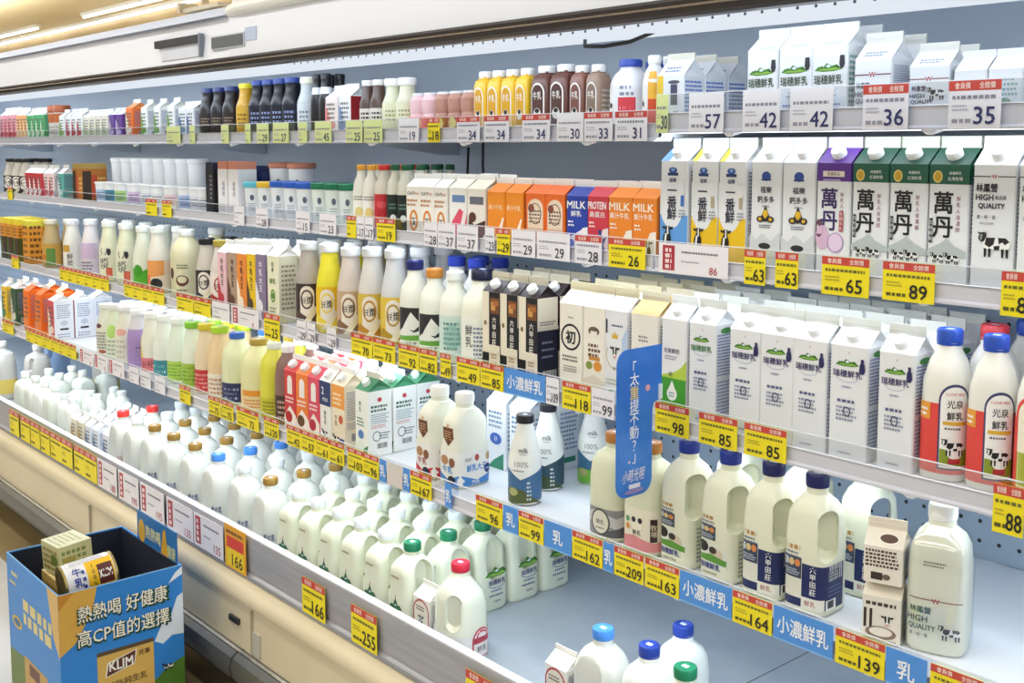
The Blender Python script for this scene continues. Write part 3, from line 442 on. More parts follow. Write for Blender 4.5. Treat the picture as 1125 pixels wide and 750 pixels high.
bottle('gq_red', 'milk_bottle', 'round milk bottle with red wrap and red cap', GQP, 2.6, '#ecebe2', '#d83a44', capr=.0225, caph=.022, label=(.012, .128, '#e0483f'), els=[(.015, .165, -.034, .034, [('a', 0, 0, 1, 1, '#e0483f'), ('a', .1, .03, .9, .96, '#f3ecd8'), ('r', .1, .05, .9, .4, '#a8b03a'), ('v', '光泉', .4, .7, .09, '#3a2a2a'), ('e', .6, .5, .2, .1, '#5aa03a')]), (.012, .13, .06, .125, [('r', 0, .62, 1, 1, '#f5f2ee'), ('l', .08, .66, .92, .95, 3, '#c83a3a'), ('l', .08, .2, .92, .55, 5, '#f7d0c8'), ('bar', .3, .0, .9, .2)])], rough=.25)
bottle('gq_small', 'milk_bottle', 'short white milk bottle with red base and blue cap', [(z * .62, a * .82, b * .82) for z, a, b in GQP], 3.0, '#eeedf0', '#2a4ab0', capr=.021, caph=.014, printels=[(.005, .13, -.034, -.002, arch('#eee8e4', '鮮乳')), (.005, .07, .0, .036, [('r', 0, 0, 1, 1, '#d8404c'), ('l', .1, .2, .9, .8, 3, '#f0a0a0')]), (.07, .11, .0, .036, [('l', .1, .1, .9, .8, 2, '#8a90a8')])])
bottle('gq_smallw', 'milk_bottle', 'short white milk bottle with red base and white cap', [(z * .62, a * .82, b * .82) for z, a, b in GQP], 3.0, '#eeedea', '#f4f4f2', capr=.021, caph=.014, printels=[(.005, .13, -.034, .002, arch('#efe2d6', '鮮乳')), (.005, .12, .004, .036, [('r', 0, 0, 1, .5, '#d8502c'), ('r', 0, .5, 1, 1, '#f0b43a')])])
MK = R3((0, .038), (.004, .041), (.12, .041), (.15, .036), (.172, .021), (.186, .0195), (.192, .0195))
MK2 = [(a * 1.0, b * 1.05, c * 1.05) for a, b, c in MK]
cowlab = (('r', 0, 0, 1, 1, '#eef0ea'), ('p', [(0, .4), (.3, .55), (.6, .4), (1, .5), (1, 1), (0, 1)], '#2a2a2e'), ('p', [(.2, .5), (.5, .9), (.8, .6), (.6, .45)], '#eef0ea'), ('r', 0, 0, 1, .2, '#e8efe0'), ('p', [(0, .2), (1, .2), (1, .35), (0, .3)], '#6fae4a'), ('t', '鮮乳家', .5, .12, .1, '#2a2a36', .8, .02))
bottle('cow_navy', 'milk_bottle', 'milk bottle with cow-patch label and navy cap', MK, 2.2, '#eef0e4', '#202a6c', capr=.0235, caph=.018, label=(.012, .105, '#eef0ea'), els=LE(.012, .105, *cowlab, w=.09))
bottle('cow_orange', 'milk_bottle', 'milk bottle with cow-patch label and orange cap', MK, 2.2, '#eef0e4', '#d08a3a', capr=.0235, caph=.018, label=(.012, .105, '#eef0ea'), els=LE(.012, .105, *cowlab, w=.09))
bottle('teal', 'milk_bottle', 'milk bottle with pale teal label and white cap', MK, 2.2, '#eef0e4', '#f1f2ee', capr=.0235, caph=.018, label=(.012, .11, '#cfe4de'), els=LE(.012, .11, ('e', .5, .5, .3, .3, '#9fc8c0'), ('l', .2, .2, .8, .9, 6, '#5f8a8a'), w=.08))
bottle('navybig', 'milk_bottle', 'broad milk bottle with ribbed shoulder and black cap', MK2, 2.6, '#edf0e0', '#1d2240', capr=.0245, caph=.02, label=(.012, .11, '#f0f3ea'), els=LE(.012, .11, ('v', '鮮乳', .25, .6, .22, '#2a2c38'), ('l', .4, .1, .9, .85, 8, '#7a84a8'), w=.09))
bottle('bluecap', 'milk_bottle', 'white milk bottle with bright blue cap', MK, 2.2, '#f1f3f2', '#2f48c0', capr=.0235, caph=.018, label=(.012, .11, '#eef1f2'), els=LE(.012, .11, ('l', .15, .2, .85, .9, 5, '#8a94b0'), w=.08))
SB = R3((0, .032), (.004, .035), (.10, .035), (.118, .033), (.16, .0235), (.178, .021), (.185, .021))
def soy(key, desc, body, lab, c2, cap): bottle(key, 'drink_bottle', desc, SB, 2.0, body, cap, capr=.0245, caph=.016, cat='drink bottle', label=(.01, .105, lab), els=[(.01, .105, -.04, .045, [('a', .3, .1, .75, .95, '#f0e8dc'), ('o', .52, .62, .2, .24, .05, c2), ('t', '豆漿', .52, .6, .18, '#3a302a', .34, .02), ('p', [(.0, 0), (1, 0), (1, .3), (.6, .15), (.2, .35), (0, .2)], c2), ('p', [(.35, 0), (.55, 0), (.9, .4), (.75, .45)], '#f0e6c8')])])
soy('soy_brown', 'dark brown-labelled drink bottle with grey shoulder', '#b5aca6', '#3c2c2e', '#5a4440', '#dfe2e4'); soy('soy_yellow', 'bright yellow drink bottle with white cap', '#eee23c', '#eec21e', '#f0d84a', '#f0f2f3'); soy('soy_tan', 'beige drink bottle with brown label', '#d9ccc2', '#c9a884', '#8a6a4a', '#eceeef'); soy('soy_cream', 'cream drink bottle with gold label', '#dcd8d2', '#d8ba4a', '#c08a2c', '#eceeef'); soy('soy_grey', 'grey-white drink bottle with yellow label', '#d8dadc', '#e3c344', '#b8932a', '#eceeef')
soy('tea_black', 'black-labelled tea bottle with black cap', '#cfc8bc', '#23242c', '#3a3a44', '#1d1d24'); soy('tea_red', 'white drink bottle with red round emblem and olive cap', '#e0d8d0', '#ece4dc', '#b03a3c', '#a8983a')
JR = [(0, .045, .045), (.005, .049, .049), (.13, .049, .049), (.165, .043, .043), (.19, .024, .024), (.2, .022, .022)]
bottle('creamjug', 'drink_bottle', 'large cream bottle with small brown emblem', JR, 2.4, '#ddd8b4', '#f2f3ee', capr=.026, caph=.018, cat='drink bottle', printels=[(.02, .13, -.04, .045, [('e', .55, .35, .25, .16, '#6a3a34'), ('e', .55, .38, .18, .1, '#ddd8b4'), ('l', .35, .7, .85, .85, 2, '#5a6a4a'), ('l', .3, .05, .8, .15, 1, '#8a7a5a'), ('e', .05, .55, .12, .16, '#5a3a34')])])
def plainb(key, desc, body, cap, els, lab=None, prof=SB): bottle(key, 'drink_bottle', desc, prof, 2.2, body, cap, capr=.0245, caph=.016, cat='drink bottle', label=lab, els=LE(lab[0], lab[1], *els, w=.07) if lab else None)
plainb('b_greylab', 'white bottle with gold and dark lettering', '#e9e6dc', '#eef0f2', [('r', .1, .7, .6, .95, '#c8983a'), ('v', '鮮果', .6, .4, .22, '#4a4448')], (.01, .11, '#e6e2da'))
plainb('b_purple', 'white bottle with purple-grey label', '#e8e2e6', '#eef0f2', [('r', 0, .5, 1, 1, '#cfb8d6'), ('l', .15, .05, .85, .45, 4, '#6a5f70')], (.01, .12, '#d9cfdc'))
plainb('b_cream', 'cream soy bottle with grey vertical lettering', '#e3e3c4', '#f0f2ec', [('v', '豆漿', .5, .6, .3, '#5f6468'), ('e', .75, .75, .1, .1, '#2a2a34'), ('r', .6, .05, .9, .3, '#d8644a')], (.01, .13, '#e6e6cc'))
plainb('b_green', 'white bottle with leaf-green base', '#e6ead8', '#eff2ec', [('p', [(0, 0), (1, 0), (1, .6), (.5, .45), (0, .6)], '#58b02c'), ('e', .4, .5, .25, .2, '#3f9a24')], (.01, .11, '#e6ead8'))
plainb('b_orange', 'white bottle with orange and cow-patch base', '#ebe6da', '#eff2ec', [('p', [(0, .4), (1, .5), (1, 1), (0, 1)], '#eda05a'), ('e', .6, .2, .3, .2, '#26242a'), ('r', 0, .2, .3, .5, '#e8744a')], (.01, .1, '#ecd8c0'))
plainb('b_olive', 'round brown-tinted bottle with green-yellow label', '#bfa878', '#dfd8c0', [('r', .5, 0, 1, .8, '#5f8a3a'), ('r', 0, .3, .5, .5, '#c8782c')], (.01, .1, '#c89a44'))
plainb('a_dots', 'cream bottle with scattered dark print', '#e2e3d2', '#f3f4f0', [('e', .3, .9, .2, .07, '#6a3a4a'), ('l', .15, .2, .85, .75, 6, '#7a7a78'), ('e', .5, .1, .2, .06, '#b0604a')], (.008, .13, '#e4e4d4'))
plainb('a_green', 'pale bottle with light green flash', '#dfe8cc', '#f3f4f0', [('e', .5, .8, .3, .2, '#b8dc7a'), ('l', .2, .1, .8, .6, 4, '#a8b498')], (.008, .13, '#e4ead6'))
plainb('a_peach', 'pale bottle with faint peach print', '#e8e6d4', '#f3f4f0', [('e', .5, .85, .3, .1, '#e8b0a0'), ('l', .25, .1, .75, .7, 4, '#c4c4a8')], (.008, .13, '#e9e8d8'))
plainb('a_purple', 'white bottle with lilac sleeve', '#dcd8de', '#f3f4f6', [('r', 0, 0, 1, 1, '#a98fc4'), ('l', .6, .05, .95, .6, 5, '#5a4a7a')], (.006, .135, '#a98fc4'))
plainb('a_pink', 'white bottle with yellow and pink base label', '#e9ead9', '#f4f5f1', [('r', 0, 0, 1, .4, '#e4848c'), ('t', '優格', .5, .22, .22, '#7a3a44'), ('p', [(0, .4), (.3, .4), (.1, 1), (0, 1)], '#e8d05a')], (.008, .12, '#ececdc'))
plainb('a_teal', 'white bottle with teal base label', '#e9ecdf', '#f4f5f1', [('r', 0, 0, 1, .45, '#3f8f9a'), ('l', .1, .08, .9, .4, 2, '#bfe0e4')], (.008, .12, '#ecefe4'))
plainb('a_lime', 'clear green-label bottle with lime cap', '#e6eedd', '#86c83c', [('r', 0, 0, 1, .62, '#a4c84a'), ('l', .1, .05, .9, .58, 5, '#4f8a2c')], (.008, .12, '#e6eedd'))
plainb('a_limew', 'green-label bottle with white cap', '#e6eedd', '#f2f5f0', [('r', 0, 0, 1, .55, '#b4d45a'), ('l', .1, .05, .9, .5, 5, '#5a9a34')], (.008, .12, '#e8efe0'))
plainb('a_redlab', 'peach drink bottle with red label and yellow cap', '#ead9b8', '#d8c83a', [('r', 0, 0, 1, 1, '#c8343c'), ('l', .1, .15, .9, .9, 4, '#f0b8b0')], (.008, .07, '#c8343c'))
plainb('a_peachb', 'peach drink bottle with white label and lime cap', '#eccfa4', '#b4d83a', [('l', .1, .1, .9, .9, 4, '#c8946a')], (.008, .07, '#f0e6d8'))
plainb('a_navylab', 'pale green bottle with navy label and blue cap', '#e2e6bc', '#3a6cc8', [('r', 0, 0, 1, 1, '#2a355e'), ('l', .1, .15, .9, .85, 3, '#aab4d8')], (.008, .066, '#2a355e'), JR)
plainb('a_gold', 'pale yellow bottle with orange label and gold cap', '#e4e2ae', '#b49a44', [('r', 0, .7, 1, 1, '#e89a3a'), ('l', .1, .1, .9, .6, 3, '#d8884a')], (.008, .066, '#f0d8a8'), JR)
plainb('a_lemon', 'yellow-green drink bottle with white cap', '#dcd84a', '#eef2e6', [('l', .1, .1, .9, .9, 4, '#8a8a2c')], (.008, .06, '#d0c83c'), JR)
plainb('a_cocoa', 'cocoa milk bottle with white cap', '#8a6a62', '#f1f1ee', [('l', .1, .1, .9, .9, 4, '#c8a898')], (.008, .08, '#4a3230'), JR)
bottle('redjuice', 'drink_bottle', 'red-labelled juice bottle with red cap', [(z, a * .95, b * .95) for z, a, b in MK], 2.0, '#d9d2c4', '#d03a34', capr=.021, caph=.014, cat='juice bottle', label=(.005, .115, '#c02a34'), els=LE(.005, .115, ('l', .15, .1, .85, .4, 3, '#f0b0a8'), ('e', .5, .7, .3, .1, '#d8505a'), w=.07))
bottle('greenjuice', 'drink_bottle', 'dark-labelled juice bottle with green cap', [(z, a * .95, b * .95) for z, a, b in MK], 2.0, '#d9d8c8', '#1f5a3c', capr=.021, caph=.014, cat='juice bottle', label=(.005, .115, '#15211f'), els=LE(.005, .115, ('e', .5, .35, .2, .1, '#dfe6e0'), ('l', .2, .6, .8, .8, 2, '#5f8a74'), w=.07))
bottle('whitejuice', 'drink_bottle', 'white juice bottle with orange cap', [(z, a * .95, b * .95) for z, a, b in MK], 2.0, '#eceade', '#e0a03a', capr=.021, caph=.014, cat='juice bottle', label=(.005, .115, '#eeede4'), els=LE(.005, .115, ('l', .1, .8, .9, .95, 2, '#6a6a66'), ('e', .5, .4, .3, .2, '#e8d488'), w=.07))
def cup(key, desc, body, lid, els=None, h=.08, r=.038, lidh=.012):
    bottle(key, 'yogurt_cup', desc, R3((0, r * .82), (.003, r * .86), (h, r)), 2.0, body, lid, capr=r * 1.06, caph=lidh, cat='yogurt cup', printels=[(.01, h - .008, -r * .8, r * .8, els or [('e', .5, .68, .12, .12, '#5a6676'), ('l', .25, .15, .75, .5, 4, '#8a94a4', .4)])])
cup('jar_blue', 'white yogurt jar with blue lid', '#e6eaec', '#2f62c4'); cup('jar_green', 'white yogurt jar with green lid', '#e2ebe4', '#1f7a56'); cup('jar_cyan', 'white yogurt jar with cyan lid', '#e6eaec', '#5fc0d4'); cup('jar_yellow', 'white yogurt jar with yellow lid', '#e6eaec', '#ecc23a'); cup('jar_navy', 'white yogurt jar under navy lid', '#2a3a6a', '#25325e', h=.11)
cup('tub_orange', 'tall white tub with salmon lid', '#f0f2f4', '#d08a70', h=.12); cup('tub_white', 'tall white dairy tub with white lid', '#eef2f6', '#f4f6f8', [('l', .2, .2, .8, .5, 3, '#c4ccd8', .4)], h=.125, r=.034)
for k, c in (('blue', '#b4cbe4'), ('teal', '#3f8aa0'), ('lime', '#a8cf7a'), ('violet', '#d8bfe0'), ('grey', '#dcdfe4'), ('rose', '#eccfd4'), ('sky', '#a9bfe8')):
    cup('yog_' + k, f'small {k} fruit yogurt cup', '#eef0f2', '#f2f4f6', [('r', 0, 0, 1, .75, c), ('l', .1, .15, .9, .65, 3, '#5a5f78')], h=.06, r=.032, lidh=.004)
cup('cupstack', 'brown-and-orange dessert cup with white base', '#d9d2c8', '#b8623a', [('r', 0, .6, 1, 1, '#c06a3a'), ('l', .1, .1, .9, .5, 3, '#9a9488')], h=.09, r=.03, lidh=.02)
def boxp(key, name, desc, base, top, els, w, d, h, cat):
    mb = MB(); mb.box(-w / 2, -d / 2, 0, w / 2, d / 2, h * .86, base); mb.box(-w / 2 + .0005, -d / 2 + .0005, h * .86, w / 2 - .0005, d / 2 - .0005, h, top); R = Rect(w, d, h)
    Printer(mb, R, -w / 2, 0, w / 2, h).run(els); Printer(mb, R, w / 2, 0, w / 2 + d, h).run(els); KIND[key] = dict(name=name, desc=desc, cat=cat, parts=[(name, mb.mesh(name))], w=w, d=d, h=h, single=True)
boxp('box_brown', 'dessert_box', 'orange and brown dessert box', '#b8742c', '#b89a52', [('r', 0, 0, .35, .8, '#3a2a1c'), ('r', .35, .1, .6, .7, '#c0502c'), ('l', .62, .2, .95, .7, 4, '#e8c878')], .1, .09, .13, 'box')
boxp('tall_black', 'drink_carton', 'tall black drink carton', '#1b1b22', '#22253c', [('l', .55, .3, .85, .8, 6, '#8a8a92')], .05, .06, .19, 'drink carton')
boxp('tall_white', 'drink_carton', 'tall white drink carton with salmon top', '#eae8ea', '#d48a72', [('v', '植物奶', .6, .5, .08, '#8a8a92'), ('l', .2, .1, .8, .25, 3, '#b8b8bc')], .058, .06, .19, 'drink carton')
boxp('bag', 'snack_pouch', 'green and brown tea pouch with orange top', '#4a5a2c', '#e8d23a', [('r', 0, .55, 1, .86, '#dc9438'), ('r', .45, 0, 1, .55, '#4a2c24'), ('l', .1, .6, .9, .82, 3, '#6a3a1c')], .07, .06, .15, 'pouch')
boxp('bag_orange', 'snack_pouch', 'orange tea pouch with black print', '#e39a34', '#e6d84a', [('l', .1, .1, .9, .95, 6, '#7a4a1c')], .07, .06, .15, 'pouch')
# --- jugs
def jugprof(w, d, h, nr=.02):
    a, b = w / 2, d / 2; q = h
    return [(0, a * .9, b * .9), (.006, a * .985, b * .985), (.012, a, b), (q * .62, a, b), (q * .66, a * .985, b * .985), (q * .78, a * .93, b * .93), (q * .86, a * .78, b * .78, 3.2), (q * .915, nr * 1.25, nr * 1.25, 2), (q * .93, nr * 1.02, nr * 1.02, 2), (q, nr, nr, 2)]
HILL = [('hills', .5, .78, .9), ('t', '瑞穗鮮乳', .5, .6, .13, '#2c2f70', .85, .025), ('o', .5, .56, .33, .12, .02, '#5a6aa0', 190, 350), ('l', .28, .36, .72, .44, 1, '#4a5288'), ('l', .2, .24, .75, .32, 1, '#3a4278'), ('t', '低溫鮮乳', .5, .1, .055, '#33386c')]
def steppedjug(a, b, q, nr, z1=.105, k=.86): return [(0, a * .9, b * .9), (.006, a * .985, b * .985), (.012, a, b), (z1, a, b), (z1 + .014, a * (k + .06), b * (k + .09)), (q * .72, a * k, b * .95), (q * .79, a * k * .96, b * .9), (q * .86, a * k * .82, b * .74, 3.2), (q * .915, nr * 1.25, nr * 1.25, 2), (q * .93, nr * 1.02, nr * 1.02, 2), (q, nr, nr, 2)]
GJ = steppedjug(.047, .054, .215, .02, .1, .84)
def gjug(key, desc, cap):
    W = .098
    bottle(key, 'milk_jug', desc, GJ, 5.0, mat('#e3e6cf', .32, sss=.15), cap, capr=.0225, caph=.018, hole=[capsule(.017, .006, .137, .027, .027, -math.pi / 2, .3, 0, .86)],
           printels=[(.145, .16, -.03, .02, [('l', .1, .2, .9, .8, 1, '#a08a5a')]), (.045, .105, -.04, .04, [('p', [(.3, .35), (.5, .9), (.7, .35)], '#23603c'), ('hills', .5, .45, .7, '#23603c', '#2f7a4a'), ('r', .48, .85, .52, 1.0, '#b0403a'), ('t', '瑞穗', .5, .1, .2, '#2c3a4a', .5, .02)]), (.015, .12, .056, .148, HILL)])
gjug('j_white', 'square milk jug with white cap', '#dde2e3'); gjug('j_green', 'square milk jug with green cap', '#16764f')
DJ = [(0, .055, .046), (.006, .062, .051), (.085, .063, .052), (.115, .0625, .0515), (.14, .061, .0505), (.158, .056, .047), (.174, .0485, .042), (.186, .039, .035), (.194, .0285, .0265, 2.1), (.1975, .0225, .0225, 2), (.203, .0205, .0205, 2), (.215, .0205, .0205, 2)]
def djug(key, desc, cap, pr, labelcol=None, scale=1.0):
    P = [(z, a * scale, b * scale, *r) for z, a, b, *r in DJ]
    bottle(key, 'milk_jug', desc, P, 2.5, mat('#dfe1d8', .22, coat=.6), cap, capr=.0225, caph=.018, cut=[capsule(-.004, -.0405, .116, .042, .028, 0, .3, 0, .97)], printels=[(.046, .082, .03, .15, pr), (.030, .047, -.05, .03, [('l', 0, .2, 1, .8, 1, '#6a78a0')])] if not labelcol else [(.006, .05, -.09, .16, [('r', 0, 0, 1, 1, labelcol)]), (.012, .05, -.05, .12, pr)])
PR = [('t', '鮮の乳', .2, .5, .6, '#5a6890', .3, .03), ('t', '北海', .62, .5, .7, '#2e4a5c', .25, .03), ('l', .74, .2, .98, .8, 3, '#6a7aa8')]
djug('d_gold', 'dome-shouldered milk jug with gold cap', '#94712e', PR); djug('d_blue', 'dome-shouldered milk jug with sky-blue cap', '#4486d6', PR); djug('d_white', 'dome-shouldered milk jug with white cap', '#d9dddf', PR); djug('d_red', 'dome-shouldered milk jug with red cap', '#e23a34', [('l', .1, .2, .9, .8, 3, '#b0606a')]); djug('d_pale', 'film-wrapped milk jug with white cap and blue base', '#f0f2f4', [('l', .1, .3, .9, .8, 2, '#8fb0d8')], '#7fb0e0')
FJ = jugprof(.105, .09, .19, .016)
bottle('far_white', 'milk_jug', 'plain white milk jug with small white cap', FJ, 4.0, mat('#e4e7da', .35, sss=.15), '#f1f2ee', capr=.019, caph=.018, printels=[(.01, .04, -.04, .04, [('r', 0, 0, 1, .6, '#b8ccc0')])])
bottle('far_black', 'milk_jug', 'white milk jug standing in a black base sleeve', FJ, 4.0, mat('#efefe8', .35), '#f1f2ee', capr=.019, caph=.018, label=(.0, .03, '#1c1c24'))
bottle('far_green', 'milk_jug', 'slim white bottle with green-blue foot label', R3((0, .03), (.004, .033), (.12, .033), (.15, .028), (.165, .017), (.175, .017)), 2.0, '#ecefe6', '#f1f3ef', capr=.019, caph=.014, label=(.008, .045, '#6fa8a0'), els=LE(.008, .045, ('r', .3, 0, .7, .6, '#3a6a8a'), w=.06))
BJ = jugprof(.15, .11, .26, .018)
bottle('tan_jug', 'detergent_jug', 'big beige jug with handle and yellow label', BJ, 3.0, '#c4bfb8', '#d4d0ca', capr=.021, caph=.02, label=(.03, .1, '#d8c060'), els=LE(.03, .1, ('p', [(0, 0), (.2, 0), (.9, 1), (.7, 1)], '#4a4038'), w=.1), hole=[capsule(.043, 0, .19, .014, .018, 0)], cat='jug')
bottle('blue_jug', 'detergent_jug', 'big blue-grey jug behind beige jugs', BJ, 3.0, '#8fa9cc', '#4a4038', capr=.021, caph=.02, hole=[capsule(.043, 0, .19, .014, .018, 0)], cat='jug')
RJ = [(0, .056, .05), (.006, .062, .056), (.075, .063, .057), (.08, .061, .055), (.14, .06, .054), (.168, .05, .046), (.188, .034, .032, 2), (.2, .0225, .0225, 2), (.215, .0205, .0205, 2)]
badge = lambda: [('e', .28, .5, .2, .42, '#c23a48'), ('o', .28, .5, .2, .42, .03, '#f0c8c8'), ('t', '鮮', .28, .5, .3, '#f6e8e4'), ('a', .58, .05, .98, .98, '#c84a54'), ('r', .62, .3, .94, .52, '#f4efe8'), ('t', '北海道', .78, .41, .12, '#3a4a3a', .3), ('o', .78, .72, .12, .16, .04, '#f0d0d0')]
bottle('red_jug', 'milk_jug', 'round-shouldered milk jug with red cap and badges', RJ, 2.8, mat('#e2e4cf', .2, coat=.6, sss=.15), '#c8243c', capr=.0225, caph=.018, label=(.012, .072, '#eeece4'), els=[(.012, .072, -.06, .09, [('l', .05, .3, .95, .36, 1, '#d8b0a8'), ('l', .3, .1, .9, .2, 1, '#d8b0a8'), ('e', .1, .5, .12, .42, '#a83040'), ('e', .4, .45, .14, .36, '#d88088'), ('l', .3, .35, .5, .55, 3, '#fff0f0')]), (.012, .085, .085, .145, [('a', 0, 0, 1, 1, '#c24a58'), ('a', .08, .04, .92, .94, '#f2e8e4'), ('r', .08, .5, .92, .7, '#b83848'), ('t', '鮮乳', .5, .3, .2, '#3a3a3a', .7), ('o', .5, .72, .3, .2, .07, '#c24a58')])], cut=[capsule(.024, -.038, .125, .023, .022, -.5, .2, 0)])
bottle('label_jug', 'milk_jug', 'low milk jug with framed red farm label, behind red-capped jug', [(z * .62, a * .75, b * .8) for z, a, b, *r in RJ], 2.8, mat('#eeefe2', .3), '#eceee6', capr=.018, caph=.014, printels=[(.005, .12, -.03, .04, [('a', 0, 0, 1, 1, '#b84a54'), ('a', .07, .03, .93, .95, '#efe8d8'), ('r', .07, .05, .93, .35, '#8a4a3c'), ('r', .07, .35, .93, .5, '#5a7a3a'), ('bust', .5, .55, .4), ('l', .2, .72, .8, .85, 2, '#5a4a4a')])])
SJ = jugprof(.084, .088, .225, .0185)
HB = math.radians(34)
def sjug(key, desc, cap, els, hole=-.008, body='#e6e7d0', labz=None):
    hx = [capsule(.018 * math.cos(HB), .018 * math.sin(HB), .142, .0185, .026, -HB, .3, hole)] if hole is not False else None
    bottle(key, 'milk_jug', desc, SJ, 4.5, mat(body, .3, sss=.15), cap, capr=.0205, caph=.02, hole=hx, printels=els)
QR = [('r', 0, 0, 1, 1, '#39465c'), ('l', .08, .12, .92, .45, 3, '#c8d0dc'), ('r', .05, .55, .33, .9, '#cfd4da'), ('e', .5, .72, .14, .18, '#d8c08a'), ('e', .8, .72, .14, .18, '#d88a4a')]
NJ = [(.098, .128, -.04, .0, [('l', 0, .5, .9, 1, 1, '#b88a4a'), ('l', .05, 0, .95, .45, 2, '#5a6a8a')]), (.062, .1, -.041, -.001, QR), (.012, .1, .0, .098, [('r', 0, 0, 1, .9, NAVY)]), (.012, .062, -.041, .0, [('r', 0, 0, 1, 1, '#e4e2d2'), ('r', 0, 0, 1, .3, NAVY)]), (.012, .095, .0, .043, [('v', '六甲田莊', .5, .62, .135, '#f0f0ea', .16, .02), ('r', 0, 0, 1, .24, '#e9e8dc'), ('t', '鮮乳', .4, .12, .12, '#a04a3c')]), (.012, .095, .046, .098, [('r', .1, .62, .9, .95, '#f0f0ee'), ('l', .16, .68, .85, .88, 3, '#5a6070'), ('l', .1, .3, .9, .56, 3, '#6a74a8', .3), ('r', 0, 0, .55, .22, '#f0efe8'), ('r', .08, .04, .42, .2, '#3a3c44')])]
sjug('nj', 'milk jug with navy checked label and cap', '#1a2058', NJ)
HJ = [(.105, .13, -.04, .005, [('l', 0, .5, .9, 1, 1, '#b88a4a'), ('l', .05, 0, .95, .45, 2, '#5a6a8a')]), (.078, .105, -.041, .004, QR), (.01, .078, -.041, .03, [('p', [(0, .35), (1, .3), (1, .75), (.3, .95), (0, .9)], '#e2e6da'), ('e', .2, .78, .2, .16, '#26241f'), ('e', .66, .62, .24, .18, '#d9c8b4'), ('e', .55, .72, .13, .1, '#3a342e'), ('p', [(0, .4), (1, .36), (1, .52), (.5, .6), (0, .52)], '#5f9a3a'), ('t', '瑞穗鮮乳', .45, .26, .17, '#2c3f8a', .85, .03), ('t', 'LOHAS MILK', .45, .06, .07, '#3a3a44', .7)]), (.01, .09, .05, .095, [('l', .1, .05, .9, .95, 9, '#8a9094')])]
sjug('nj_back', 'milk jug with navy checked label and open handle', '#1a2058', NJ, None)
sjug('hj', 'milk jug with cow-and-meadow label and blue cap', '#20358e', HJ)
OJ = jugprof(.092, .092, .205, .019)
bottle('grey_jug', 'milk_jug', 'milk jug with grey wave label and orange cap', OJ, 3.2, mat('#dddfc2', .3, sss=.15), '#b87a38', capr=.0215, caph=.018, hole=[capsule(.026, .012, .138, .013, .022, -HB)], label=(.01, .068, '#8f9090'), els=[(.01, .068, -.05, .1, [('p', [(0, .7), (.3, .95), (.6, .7), (1, 1), (1, .4), (.6, .3), (.3, .6), (0, .3)], '#c8c8c4'), ('p', [(.3, .1), (.7, .4), (1, .2), (1, 0), (.3, 0)], '#5a5c60'), ('e', .34, .5, .17, .48, '#4a4a48'), ('e', .34, .5, .145, .42, '#e0dcc8'), ('t', '鮮乳', .34, .5, .18, '#3a3a38', .2), ('l', .26, .25, .42, .36, 1, '#6a6a68')])])
bottle('panda_jug', 'milk_jug', 'milk jug with pink-footed label behind the hanging sign', OJ, 3.2, mat('#dddfc2', .3, sss=.15), '#b87a38', capr=.0215, caph=.018, label=(.01, .095, '#ebe4d0'), els=[(.01, .095, -.05, .09, [('p', [(0, 0), (1, 0), (1, .3), (.7, .22), (.35, .34), (0, .24)], '#d88a8c'), ('e', .4, .6, .1, .18, '#f2ecd8'), ('e', .34, .72, .04, .07, '#2a2a2c'), ('e', .46, .72, .04, .07, '#2a2a2c'), ('t', '鮮乳', .4, .42, .12, '#2a2a2c'), ('e', .22, .7, .04, .07, '#4a9a5a'), ('e', .22, .52, .04, .07, '#e0953a'), ('r', .62, .25, .72, .8, '#3a2420'), ('v', '牧場', .67, .52, .14, '#e8d8b8')])])
TB = [(0, .034, .034), (.004, .038, .038), (.02, .0385, .0385), (.085, .0385, .0385), (.12, .0345, .0345), (.155, .025, .025), (.178, .0195, .0195), (.19, .0185, .0185)]
def tall(key, desc, c1, c2, txt, cap='#22222c'):
    bottle(key, 'milk_bottle', desc, TB, 2.0, mat('#e9eae4', .3), cap, capr=.0205, caph=.016, label=(.002, .088, c1), els=[(.002, .12, -.06, .07, [('p', [(0, .75), (.2, .68), (.45, .5), (.7, .62), (1, .75), (1, 1), (0, 1)], '#eceee8'), ('p', [(0, .2), (.25, .34), (.5, .3), (.7, .12), (.9, 0), (0, 0)], c2), ('e', .3, .25, .1, .08, '#a8a86a'), ('l', .56, .1, .64, .5, 5, '#c8d4d8'), ('t', '100%', .46, .8, .1, '#8a8a86', .36), ('l', .28, .66, .55, .71, 1, '#7a7a7a')]), (.118, .135, -.008, .016, [('t', 'milk', .5, .6, .62, '#3a3a3a'), ('l', .1, .0, .9, .2, 1, '#8a8a88')])], rough=.3)
tall('t_blue', 'tapered milk bottle with lake landscape label and black cap', '#3f6a94', '#4f5a2c', 1); tall('t_dark', 'tapered milk bottle with dark blue-green label', '#2c4a58', '#3a4a2c', 1); tall('t_leaf', 'tapered milk bottle with leaf-green wave label', '#3a6a8a', '#6fb03a', 1)
CJ = steppedjug(.04, .055, .205, .022, .09, .82)
